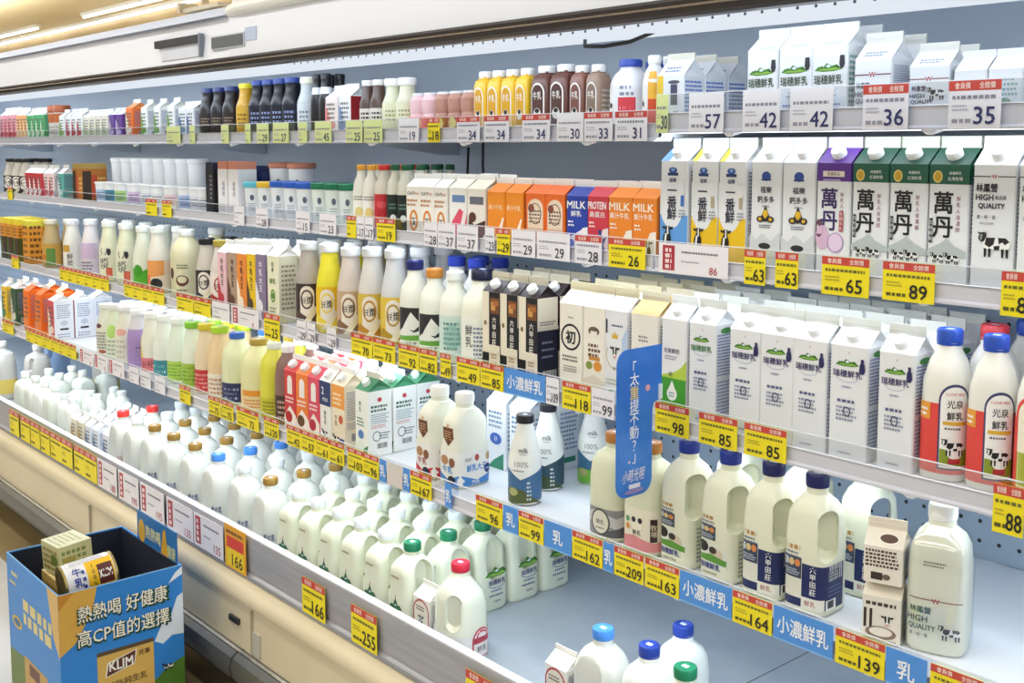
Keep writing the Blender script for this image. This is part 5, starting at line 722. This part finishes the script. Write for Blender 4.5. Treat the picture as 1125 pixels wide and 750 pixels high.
# ------------------------------------------------------------------ price tags
TY = '#f2df1c'; TR = '#c9463c'
def price_tag(lev, a, b, kind, num='', zoff=(0, 0)):
    lv = dict(LV[lev])
    if lev in RIGHT and a > 718: lv.update(RIGHT[lev])
    Y = lv['Y'] - (.0085 if lev < 5 else .0095); zt, zb = lv['zt'] - .002 + zoff[0], lv['zb'] + .001 + zoff[1]; zm = (zt + zb) / 2
    X0, X1 = PX(a, Y, zm), PX(b, Y, zm); w, h = X1 - X0, zt - zb
    base = {'y': TY, 'g': '#dfe9a0', 'w': '#eceaf0', 'wr': '#eceaf2', 'p': '#efebef', 'b': '#4f92e0', 'n': '#d8d0cc', 'o': '#e9a928'}[kind]
    m = MB(); m.box(-w / 2, -.0004, 0, w / 2, .0006, h, base); f = Flat((-w / 2, -.0006, 0), (1, 0, 0), (0, 0, 1)); P = Printer(m, f, 0, 0, w, h, .0001); q = h / w
    red = []
    if kind in ('y', 'wr'): red = [('r', 0, .79, 1, 1, TR), ('t', '會員價', .27, .895, .13, '#f3d9cf', .3, .02), ('t', '全館價', .74, .895, .13, '#f3d9cf', .3, .02)]
    body = []
    if kind in 'y g w wr': body = [('l', .08, .62, .92, .72, 1, '#6a6a2c' if kind == 'y' else '#8a8a9a', .7), ('l', .08, .38, .4, .54, 2, '#a89a2a' if kind == 'y' else '#a8a8b4', .4), ('l', .08, .12, .48, .24, 1, '#55551c' if kind == 'y' else '#9a9aa8', .7)]
    if num: body += [('t', num, .70, .27, .36, '#1c1c1c' if kind in 'yo' else '#2c3468' if lev == 1 else '#3a3a44', .5, .022)]
    if kind == 'p': body = [('r', .06, .1, .24, .92, '#b03040'), ('l', .10, .16, .2, .88, 4, '#f0dede', .7), ('l', .34, .7, .9, .82, 1, '#6a6a76'), ('l', .34, .4, .6, .5, 1, '#a8a8b0'), ('t', num or '8', .8, .2, .24, '#b03a48', .3, .015)]
    if kind == 'b':
        n = max(1, int(round(w / .11))); T = '小濃鮮乳'
        body = [('r', 0, 0, 1, .05, '#7fb6f0')]
        if w > .085: body += [('t', T, .5, .5, .5, '#f2f6fb', .86, .02)]
        else: body += [('t', T[-1], .5, .5, .5, '#f2f6fb', .8, .02)]
    if kind == 'o': body = [('r', .1, .48, .9, .74, '#d8442c'), ('l', .1, .8, .9, .95, 1, '#6a3a1c'), ('t', num, .6, .2, .26, '#2a2014', .6, .02), ('r', .08, .05, .92, .46, '#f0d020'), ('t', num, .6, .22, .28, '#2a2014', .6, .02)]
    P.run(red + body); o = obj({'b': 'shelf_strip', 'n': 'blank_tag'}.get(kind, 'price_tag'), m, None, ((X0 + X1) / 2, Y, zb))
    TAGS.append((lev, kind, num, o))
TAGS = []
for e in ((1, 183, 198, 'g'), (1, 208, 214, 'g'), (1, 243, 251, 'g'), (1, 269, 275, 'g'), (1, 282, 295, 'g', '29'), (1, 300, 317, 'g', '27'), (1, 328, 337, 'g'), (1, 346, 364, 'g', '45'), (1, 380, 398, 'g', '25'), (1, 400, 420, 'g', '25'), (1, 438, 460, 'w', '19'), (1, 470, 483, 'y', '18'),
          (1, 502, 527, 'wr', '34'), (1, 532, 559, 'wr', '34'), (1, 574, 604, 'wr', '34'), (1, 612, 641, 'w', '30'), (1, 642, 673, 'wr', '33'), (1, 676, 711, 'wr', '31'), (1, 721, 734, 'g', '30'), (1, 757, 795, 'w', '57'), (1, 816, 857, 'w', '42'), (1, 868, 915, 'w', '42'), (1, 948, 998, 'wr', '36'), (1, 1042, 1100, 'wr', '35'),
          (2, 8, 13, 'y'), (2, 160, 172, 'y'), (2, 178, 188, 'y'), (2, 257, 268, 'w'), (2, 281, 294, 'w', '28'), (2, 325, 340, 'w', '15'), (2, 351, 369, 'w', '23'), (2, 381, 391, 'y'), (2, 392, 400, 'w', '17'), (2, 401, 410, 'w', '17'), (2, 414, 434, 'y', '19'), (2, 466, 480, 'w', '28'), (2, 481, 500, 'w', '37'), (2, 502, 525, 'w', '37'), (2, 533, 543, 'w', '23'), (2, 546, 560, 'y', '29'), (2, 562, 588, 'w', '29'), (2, 590, 626, 'w', '29'), (2, 632, 661, 'wr', '28'), (2, 669, 709, 'y', '26'), (2, 724, 800, 'p', '86'),
          (2, 818, 841, 'y', '63', (0, -.004)), (2, 852, 877, 'y', '63', (0, -.004)), (2, 903, 955, 'y', '65', (0, -.006)), (2, 970, 1027, 'y', '89', (0, -.004)), (2, 1100, 1142, 'y', '85', (0, -.008)),
          (3, 12, 20, 'y'), (3, 65, 74, 'y'), (3, 74, 83, 'y'), (3, 83, 92, 'y'), (3, 92, 101, 'y'), (3, 101, 110, 'y'), (3, 110, 119, 'y'), (3, 136, 146, 'y'), (3, 146, 156, 'y'), (3, 156, 168, 'y'), (3, 168, 180, 'y'), (3, 194, 212, 'y'), (3, 213, 231, 'y'), (3, 233, 252, 'w'), (3, 254, 284, 'p'), (3, 290, 307, 'y', '25', (0, -.02)), (3, 326, 336, 'w', '29'), (3, 337, 346, 'w', '29'), (3, 359, 369, 'w', '29'),
          (3, 386, 409, 'y', '70'), (3, 410, 434, 'y', '73'), (3, 438, 460, 'y', '92'), (3, 461, 480, 'y', '82'), (3, 484, 495, 'y', '49'), (3, 502, 527, 'y', '49'), (3, 528, 553, 'y', '85'), (3, 554, 599, 'b'), (3, 600, 614, 'w', '109'), (3, 618, 649, 'y', '118'), (3, 650, 675, 'w', '99'),
          (3, 720, 757, 'y', '98'), (3, 768, 810, 'y', '85'), (3, 818, 864, 'y', '85'), (3, 1091, 1125, 'y', '88', (-.006, -.022)),
          (4, 2, 14, 'y'), (4, 28, 37, 'y'), (4, 37, 46, 'y'), (4, 46, 55, 'y'), (4, 55, 64, 'y'), (4, 64, 73, 'y'), (4, 73, 83, 'y'), (4, 87, 102, 'p'), (4, 103, 118, 'p'), (4, 119, 136, 'p'), (4, 142, 152, 'w'), (4, 154, 165, 'w'), (4, 170, 181, 'w'), (4, 197, 209, 'y'), (4, 229, 242, 'y', '75'), (4, 243, 256, 'y', '75'), (4, 260, 284, 'y', '72'), (4, 290, 306, 'y', '120'),
          (4, 315, 331, 'y', '42'), (4, 331, 347, 'y', '57'), (4, 347, 362, 'y', '61'), (4, 362, 378, 'y', '61'), (4, 382, 399, 'y', '103'), (4, 399, 416, 'y', '96'), (4, 417, 424, 'b'), (4, 425, 442, 'n'), (4, 443, 450, 'b'), (4, 451, 474, 'y', '167'), (4, 489, 496, 'b'), (4, 523, 552, 'y', '96'), (4, 553, 569, 'b'), (4, 570, 597, 'y', '99'), (4, 598, 628, 'b'), (4, 629, 662, 'y', '162'), (4, 663, 674, 'b'), (4, 675, 707, 'y', '209'), (4, 709, 746, 'y', '163'), (4, 747, 804, 'b'), (4, 805, 848, 'y', '164'), (4, 850, 915, 'b'), (4, 918, 972, 'y', '139'), (4, 973, 1018, 'b'), (4, 1022, 1080, 'y', '168'),
          (5, 10, 20, 'y'), (5, 22, 32, 'y'), (5, 33, 43, 'y'), (5, 44, 54, 'y'), (5, 55, 67, 'y'), (5, 67, 79, 'y'), (5, 81, 93, 'y'), (5, 93, 106, 'y'), (5, 107, 128, 'p', '180'), (5, 130, 152, 'p', '190'), (5, 154, 180, 'p', '195'), (5, 183, 212, 'p', '135'), (5, 213, 245, 'p', '135'),
          (5, 247, 270, 'o', '166', (.018, -.006)), (5, 332, 357, 'y', '166', (-.012, -.004)), (5, 386, 414, 'y', '255', (-.012, -.004)), (5, 512, 546, 'y', '198', (-.012, -.004))): price_tag(*e)
seen = {}
CN = {'y': 'yellow price tag with red band', 'g': 'pale green price tag', 'w': 'white price tag', 'wr': 'white price tag with red band', 'p': 'white price tag with red side bar', 'b': 'blue shelf strip with white lettering', 'n': 'blank beige tag', 'o': 'orange and yellow price tag'}
for lev, kind, num, o in TAGS: seen.setdefault((lev, kind, num), []).append(o)
for (lev, kind, num), os_ in seen.items():
    for i, o in enumerate(os_):
        t = CN[kind] + (f' reading {num}' if num else ''); t += f", {ORD[i]} from the left" if len(os_) > 1 else ''
        t += f", {LV[lev]['name']} rail" if len(os_) > 1 else f" on the {LV[lev]['name']} rail"
        tag(o, t, 'sign strip' if kind == 'b' else 'price tag', f"price tags on the {LV[lev]['name']} rail")
# ---- hanging blue shelf sign, at right angles to the shelf edge
m = MB(); y0, y1, za, zb = 1.522, 1.654, .922, 1.214; r = .028
out = [(y0 + r - r * math.cos(t), za + r - r * math.sin(t)) for t in [math.pi / 2 * i / 6 for i in range(7)]] + []
def corner(cy, cz, a0): return [(cy + r * math.cos(math.radians(a0 + 15 * i)), cz + r * math.sin(math.radians(a0 + 15 * i))) for i in range(7)]
ol = corner(y0 + r, za + r, 180) + corner(y1 - .03 - r, za + r, 270) + [(y1 - .03, 1.085), (y1 - .026, 1.10), (y1 - .004, 1.105), (y1 - .004, zb)] + corner(y0 + r, zb - r, 90)
SIGN = noise_mat('sign_blue', '#1f6fd0', '#3f86e0', 9, .3)
fx = .0008
m.face([(fx, y - 1.6, z - 1.0) for y, z in ol], SIGN); m.face([(-fx, y - 1.6, z - 1.0) for y, z in reversed(ol)], SIGN)
m.grid([[(q, y - 1.6, z - 1.0) for y, z in ol] for q in (-fx, fx)], SIGN, True)
P = Printer(m, Flat((fx, y0 - 1.6, za - 1.0), (0, 1, 0), (0, 0, 1)), 0, 0, y1 - .03 - y0, zb - za, .0003)
P.run([('v', '「太', .48, .84, .085, '#f4f7fb', .09, .012), ('t', '重', .48, .705, .085, '#f0d878', None, .012), ('v', '提不動？」', .48, .435, .085, '#f4f7fb', .09, .012), ('e', .85, .72, .07, .022, '#d8a0b0'), ('e', .35, .24, .03, .01, '#e8d0e0'), ('t', '小時光明', .47, .145, .085, '#f4f0f8', .6, .012, .2), ('r', .34, .055, .66, .085, '#e8e4f4'), ('e', .5, .035, .28, .018, '#8f86c8')])
m.box(-.004, .040, .105, .004, .0495, .135, '#dfe6ee')
sg = obj('shelf_sign', m, None, (-1.45, 1.6, 1.0)); tag(sg, 'tall blue shelf sign with white vertical lettering standing out from the rail', 'sign')
# ------------------------------------------------------------------ cardboard display box with tins
BX0, BX1, BY0, BY1, BZ = -3.31, -2.885, .94, 1.28, .44
box = empty('cardboard_display_box', ((BX0 + BX1) / 2, (BY0 + BY1) / 2, 0)); tag(box, 'blue printed cardboard display box of milk powder standing on the floor', 'display box')
ox, oy = (BX0 + BX1) / 2, (BY0 + BY1) / 2; hx, hy = (BX1 - BX0) / 2, (BY1 - BY0) / 2
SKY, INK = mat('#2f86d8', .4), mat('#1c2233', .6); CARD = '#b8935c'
def wall_(nm, x0, y0, x1, y1, z1, els, flat, W, label=None):
    m = MB(); m.box(x0, y0, .002, x1, y1, z1 - .002, SKY); m.box(x0, y0, z1 - .002, x1, y1, z1, '#6fa8dc')
    if els: Printer(m, flat, 0, 0, W, BZ, .0003).run(els)
    obj(nm, m, box, label=label)
PIC = [('p', [(0, 0), (1, 0), (1, .36), (.8, .32), (.55, .24), (.25, .26), (0, .2)], '#6f9a32'), ('p', [(.6, .2), (1, .22), (1, .4), (.85, .36)], '#4f7a2c'), ('p', [(.75, .55), (.82, .52), (.9, .56), (1, .55), (1, .82), (.95, .8), (.9, .7), (.82, .66)], '#dbe8f4'), ('p', [(.88, .9), (1, .94), (1, .99), (.94, .96)], '#e4eef8'), ('p', [(0, 1), (.3, 1), (.26, .86), (.12, .68), (0, .62)], '#d8a84a'), ('p', [(0, .9), (.12, 1), (.0, 1)], '#c88a34'),
       ('r', .28, .0, .74, .58, '#d9b25c'), ('r', .28, .555, .74, .58, '#5a4a34'), ('p', [(.34, .41), (.58, .45), (.60, .54), (.36, .50)], '#f4efe4'), ('p', [(.35, .415), (.575, .455), (.59, .535), (.37, .495)], '#5a2c24'), ('t', 'KLIM', .47, .475, .06, '#f6f3ec', .19, .05), ('t', '克寧', .66, .51, .035, '#5a2c24', .1, .02), ('t', '100%純生乳', .52, .36, .045, '#4a3a24', .34), ('l', .36, .24, .66, .32, 2, '#8a6a34'), ('r', .45, .12, .74, .15, '#2a2a2a'), ('cow', .86, .36, .08),
       ('t', '熱熱喝 好健康', .51, .842, .105, '#1f4a34', .745, .06), ('t', '熱熱喝 好健康', .505, .85, .10, '#f3efe0', .72, .018), ('t', '高CP值的選擇', .51, .692, .105, '#1f4a34', .765, .06), ('t', '高CP值的選擇', .505, .70, .10, '#f3efe0', .74, .018)]
PIC2 = [('p', [(0, 0), (1, 0), (1, .3), (.5, .4), (0, .36)], '#6a7f3a'), ('p', [(.8, 1), (1, 1), (1, .6), (.9, .7)], '#d8b46a'), ('r', .3, 0, .75, .4, '#c8a058'), ('l', .1, .88, .25, .93, 1, '#e8d890'), ('l', .32, .62, .96, .8, 2, '#e0d090', .8), ('e', .18, .58, .1, .04, '#d8b83a'), ('e', .18, .58, .07, .025, '#3a6a9a'), ('r', .4, .3, .6, .38, '#6a3a2c'), ('l', .06, .82, .2, .86, 1, '#e8d890')]
t_ = .004
wall_('box_wall', hx - t_, -hy, hx, hy, BZ, PIC, Flat((hx, -hy, 0), (0, 1, 0), (0, 0, 1)), 2 * hy, 'printed sky-blue wall with white slogan')
wall_('box_wall', -hx, -hy, hx - t_ - .0002, -hy + t_, BZ, PIC2, Flat((-hx, -hy, 0), (1, 0, 0), (0, 0, 1)), 2 * hx)
wall_('box_wall', -hx, -hy + t_ + .0002, -hx + t_, hy, BZ, None, None, 1)
m = MB(); m.box(-hx + t_ + .0003, hy - t_, .002, hx - t_ - .0003, hy, BZ, SKY); m.box(-hx + .13, hy - t_, BZ, hx - t_ - .02, hy, .525, '#2a6ab0'); 
Printer(m, Flat((-hx + .13, hy - t_, .35), (1, 0, 0), (0, 0, 1)), 0, 0, 2 * hx - .155, .175, .0003).run([('r', 0, .45, 1, 1, '#2f74b8'), ('e', .12, .68, .09, .2, '#d8b04a'), ('t', '熱熱喝', .42, .72, .22, '#e8e6b0', .38, .02), ('p', [(.62, .5), (.8, .5), (.74, .95), (.68, .9)], '#d8a83a'), ('t', '健康', .88, .62, .2, '#d8e0a0', .2, .02), ('l', .05, .1, .95, .4, 4, '#9fc0e0', .3)])
obj('header_card', m, box, label='raised blue header card at the back of the box')
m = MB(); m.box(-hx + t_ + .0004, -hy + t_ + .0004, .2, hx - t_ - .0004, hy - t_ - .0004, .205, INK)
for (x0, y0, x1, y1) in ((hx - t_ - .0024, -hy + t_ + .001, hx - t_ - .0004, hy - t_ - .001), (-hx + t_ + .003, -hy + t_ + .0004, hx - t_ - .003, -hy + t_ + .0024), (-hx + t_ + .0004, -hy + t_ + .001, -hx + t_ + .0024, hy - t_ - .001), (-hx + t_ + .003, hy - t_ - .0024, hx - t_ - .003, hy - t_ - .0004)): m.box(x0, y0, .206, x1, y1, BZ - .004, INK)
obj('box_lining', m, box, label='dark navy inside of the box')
def tin(name, x, y, z, rot, label, R=.052, Lh=.135):
    t = empty(name, (x, y, z)); t.rotation_euler = rot
    L_ = Loft([(0, R * .97, R * .97), (.004, R, R), (Lh - .004, R, R), (Lh, R * .97, R * .97)], 2); m = MB(); L_.body(m, mat('#e8e6e4', .25))
    per = L_.tot; P = Printer(m, L_, 0, .006, per, Lh - .006, .0004); P.run([('r', 0, 0, 1, 1, '#e6e6ec'), ('r', .02, .42, .6, 1, '#eebd1c'), ('l', .9, .1, .99, .95, 3, '#8a90a8', .4)])
    class Vert:
        curved = True
        def __init__(s, s0): s.s0 = s0
        def P(s, a, b, o=0): return L_.P(s.s0 - b, .01 + a, o)
    V = Printer(m, Vert(per * .30), 0, 0, Lh - .02, per * .25, .0016); V.run([('r', .66, .12, 1.0, .78, '#5a2420'), ('t', 'KLIM', .83, .45, .24, '#f6f3ec', .28, .04), ('v', '100%', .56, .5, .14, '#6a5a1c', .2), ('v', '牛乳', .2, .55, .28, '#2a4aa0', .34, .03), ('l', .3, .15, .38, .85, 3, '#3a4a9a')])
    V = Printer(m, Vert(per * .06), 0, 0, Lh - .02, per * .12, .0016); V.run([('r', .05, .1, 1, .9, '#f4f4f6'), ('l', .1, .2, .95, .8, 3, '#7a8098', .4)])
    obj('tin_body', m, t)
    m = MB(); m.lathe([(R * 1.02, -.002), (R * 1.02, .004), (R * .98, .005), (R * .98, -.001), (R * .9, .003)], mat('#c8b478', .25, .8), 36); obj('rim', m, t); m = MB(); m.lathe([(R * 1.02, Lh - .004), (R * 1.02, Lh + .002), (R * .96, Lh + .002), (R * .9, Lh - .001)], mat('#c8b478', .25, .8), 36); obj('rim', m, t)
    m = MB(); m.lathe([(R * .9, -.0005), (R * .9, .002)], mat('#1a1a1f', .3), 32); obj('base_disc', m, t, label='dark end of the tin')
    tag(t, label, 'tin'); return t
tin('milk_powder_tin', -2.985, .985, .425, (-math.pi / 2 + .10, 0, -.06), 'yellow and white milk powder tin lying on top of the display box')
m = MB(); m.box(-.052, -.048, 0, .052, .048, .085, '#c9c490'); f1 = Printer(m, Flat((.052, -.048, 0), (0, 1, 0), (0, 0, 1)), 0, 0, .096, .085); f1.run([('l', .08, .1, .92, .9, 4, '#7a8a4a', .6), ('r', .1, .4, .5, .6, '#a89a4a')])
f2 = Printer(m, Flat((-.052, -.048, 0), (1, 0, 0), (0, 0, 1)), 0, 0, .104, .085); f2.run([('l', .08, .1, .92, .9, 4, '#8a7a3a', .6), ('e', .7, .5, .2, .2, '#6a7a3a')]); f3 = Printer(m, Flat((-.052, -.048, .085), (1, 0, 0), (0, 1, 0)), 0, 0, .104, .096); f3.run([('r', 0, 0, 1, 1, '#dfe0c4'), ('l', .1, .1, .9, .9, 5, '#a8b088', .5)])
o = obj('gift_box', m, None, (-3.135, 1.055, .415)); o.rotation_euler = (.05, 0, .12); tag(o, 'small pale green printed box standing on the goods in the display box', 'box')
m = MB(); m.box(-.075, -.05, 0, .075, .05, .2, '#c9a860'); Printer(m, Flat((-.075, -.05, .2), (1, 0, 0), (0, 1, 0)), 0, 0, .15, .1).run([('r', 0, 0, 1, 1, '#d8c48a'), ('l', .1, .1, .9, .9, 5, '#7a6a3a')]); o = obj('powder_carton', m, None, (-3.12, 1.05, .206)); tag(o, 'gold printed carton under the small pale green box', 'box')
m = MB(); m.box(-.06, -.055, 0, .06, .055, .165, '#caa85c'); Printer(m, Flat((-.06, -.055, .165), (1, 0, 0), (0, 1, 0)), 0, 0, .12, .11).run([('r', 0, 0, 1, 1, '#d9c68c'), ('l', .1, .1, .9, .9, 4, '#7a6a3a')]); o = obj('powder_carton', m, None, (-2.97, 1.06, .206)); tag(o, 'gold printed carton under the lying milk powder tin', 'box')
# ------------------------------------------------------------------ the shop round the case
m = MB(); m.box(-30, -8, -.05, 6, 6, 0, noise_mat('floor_tile', '#b9b8b4', '#c2c1bd', 2, .25)); struct('floor', m)
m = MB(); m.box(-8, 1.26, 0, 1, 1.47, .004, noise_mat('shade_brown', '#8d7a56', '#9a8862', 3, .3)); struct('floor_shade_1', m)  # brown strip added on the floor, painting case shade and kick-plate reflection
m = MB(); m.box(-30, -8, 3.0, 6, 6, 3.05, mat('#ead9ae', .5)); struct('ceiling', m)
m = MB(); m.box(-30, 4.75, 0, 6, 4.85, 3.0, noise_mat('wall_tan', '#a48d62', '#b39c70', 1.5, .5)); struct('wall_back', m)
m = MB(); m.box(-30, -8.1, 0, 6, -8, 3.0, mat('#d5d5d6', .6)); struct('wall_front', m)
m = MB(); m.box(-30.1, -8, 0, -30, 6, 3.0, mat('#d2c6a8', .6)); struct('wall_left', m)
m = MB(); m.box(6, -8, 0, 6.1, 6, 3.0, mat('#d5d5d6', .6)); struct('wall_right', m)
TUBE = emis('ceiling_tube', (1, .96, .88), 7)
def tubes(y, x0, x1, label, n=1, w=.05):
    st = (x1 - x0) / n
    for i in range(n):
        t = empty('ceiling_light', (x0 + st * (i + .5), y, 3.0)); hl = st / 2 - .25
        m = MB(); m.extrude_x([(-w * 1.2, 0), (-w, -.03), (w, -.03), (w * 1.2, 0)], -hl, hl, mat('#f2efe6', .4)); obj('light_housing', m, t)
        m = MB(); m.tube([(-hl + .02, 0, -.042), (hl - .02, 0, -.042)], .010, TUBE, 10); obj('light_tube', m, t)
        tag(t, label if n == 1 else f'{label}, {ORD[i]} along the row', 'ceiling light', 'ceiling lights')
tubes(4.70, -24, -4, 'long ceiling light close to the tan back wall', 1, .03); tubes(4.40, -24, -13.1, 'ceiling light in the row further from the back wall', 1, .03); tubes(4.40, -12.2, -9.6, 'short ceiling light in the row further from the back wall', 1, .03)
for y, nm in ((.5, 'over the aisle'), (-1.5, 'behind the aisle'), (-3.5, 'over the next aisle')): tubes(y, -12, 3, 'ceiling light ' + nm, 4)
# hanging bracket above the canopy
hb = empty('hanging_bracket', (-3.1, 1.5, 2.0)); m = MB(); m.box(-.12, -.02, .0, .12, .02, .012, mat('#cfc4ae', .35)); m.box(-.13, -.03, .002, -.11, .03, .03, '#c8bca4'); obj('bracket_base', m, hb)
m = MB(); m.tube([(0, 0, .012), (-.01, 0, .06), (.02, 0, .11), (.02, 0, 1.0)], .012, mat('#b8a888', .4), 8); obj('bracket_rod', m, hb); m = MB(); m.box(-.03, -.015, .09, .05, .015, .105, '#b3a07c'); m.tube([(.05, 0, .1), (.06, 0, .06), (.04, 0, .04)], .005, '#6a5a48', 6); obj('bracket_clip', m, hb)
tag(hb, 'beige hanging bracket standing on top of the canopy', 'bracket')
# ------------------------------------------------------------------ light
def area(name, loc, sx, sy, power, color, rot):
    l = bpy.data.lights.new(name, 'AREA'); l.shape = 'RECTANGLE'; l.size = sx; l.size_y = sy; l.energy = power; l.color = color
    o = bpy.data.objects.new(name, l); COL.objects.link(o); o.location = loc; o.rotation_euler = rot; return o
LEN, MID = 8.3, -3.3
COOL = (.78, .89, 1.0)
area('canopy_light', (MID, 1.61, 1.813), LEN, .05, 90 * .125, COOL, (math.radians(62), 0, 0))
for lev, p in ((1, 10), (2, 22), (3, 32), (4, 92)):
    lv = LV[lev]; area('shelf_light', (MID, lv['Y'] + .045, lv['surf'] - .026), LEN, .03, p * .21, COOL, (math.radians(26), 0, 0))
for y in (.5, -1.5, -3.5): area('room_light', (-4.5, y, 2.94), 15, .25, 330 * .33, (.97, .985, 1), (0, 0, 0))
area('room_light', (-12, 3.4, 2.86), 18, .2, 90, (1, .93, .8), (0, 0, 0))
for y, pw in ((-1.5, 100), (3.2, 190)): area('ceiling_fill', (-8, y, 2.62), 18, .4, pw, (1, .98, .95), (math.pi, 0, 0))  # added upward fill to brighten the ceiling, no fixture behind it
w = bpy.data.worlds.new('world'); S.world = w; w.use_nodes = True; w.node_tree.nodes['Background'].inputs[0].default_value = (1, .98, .95, 1); w.node_tree.nodes['Background'].inputs[1].default_value = .12
vs = S.view_settings; vs.view_transform = 'Standard'; vs.look = 'None'; vs.gamma = 1; vs.use_curve_mapping = False; vs.exposure = -0.06
S.cycles.max_bounces = 6; S.cycles.transparent_max_bounces = 12
for k, v in ALL.items():
    if len(v) > 1: print('DUPLABEL', k, v[:3])
    n = len(k.replace('-', ' ').split())
    if n > 16: print('LONG', n, k)
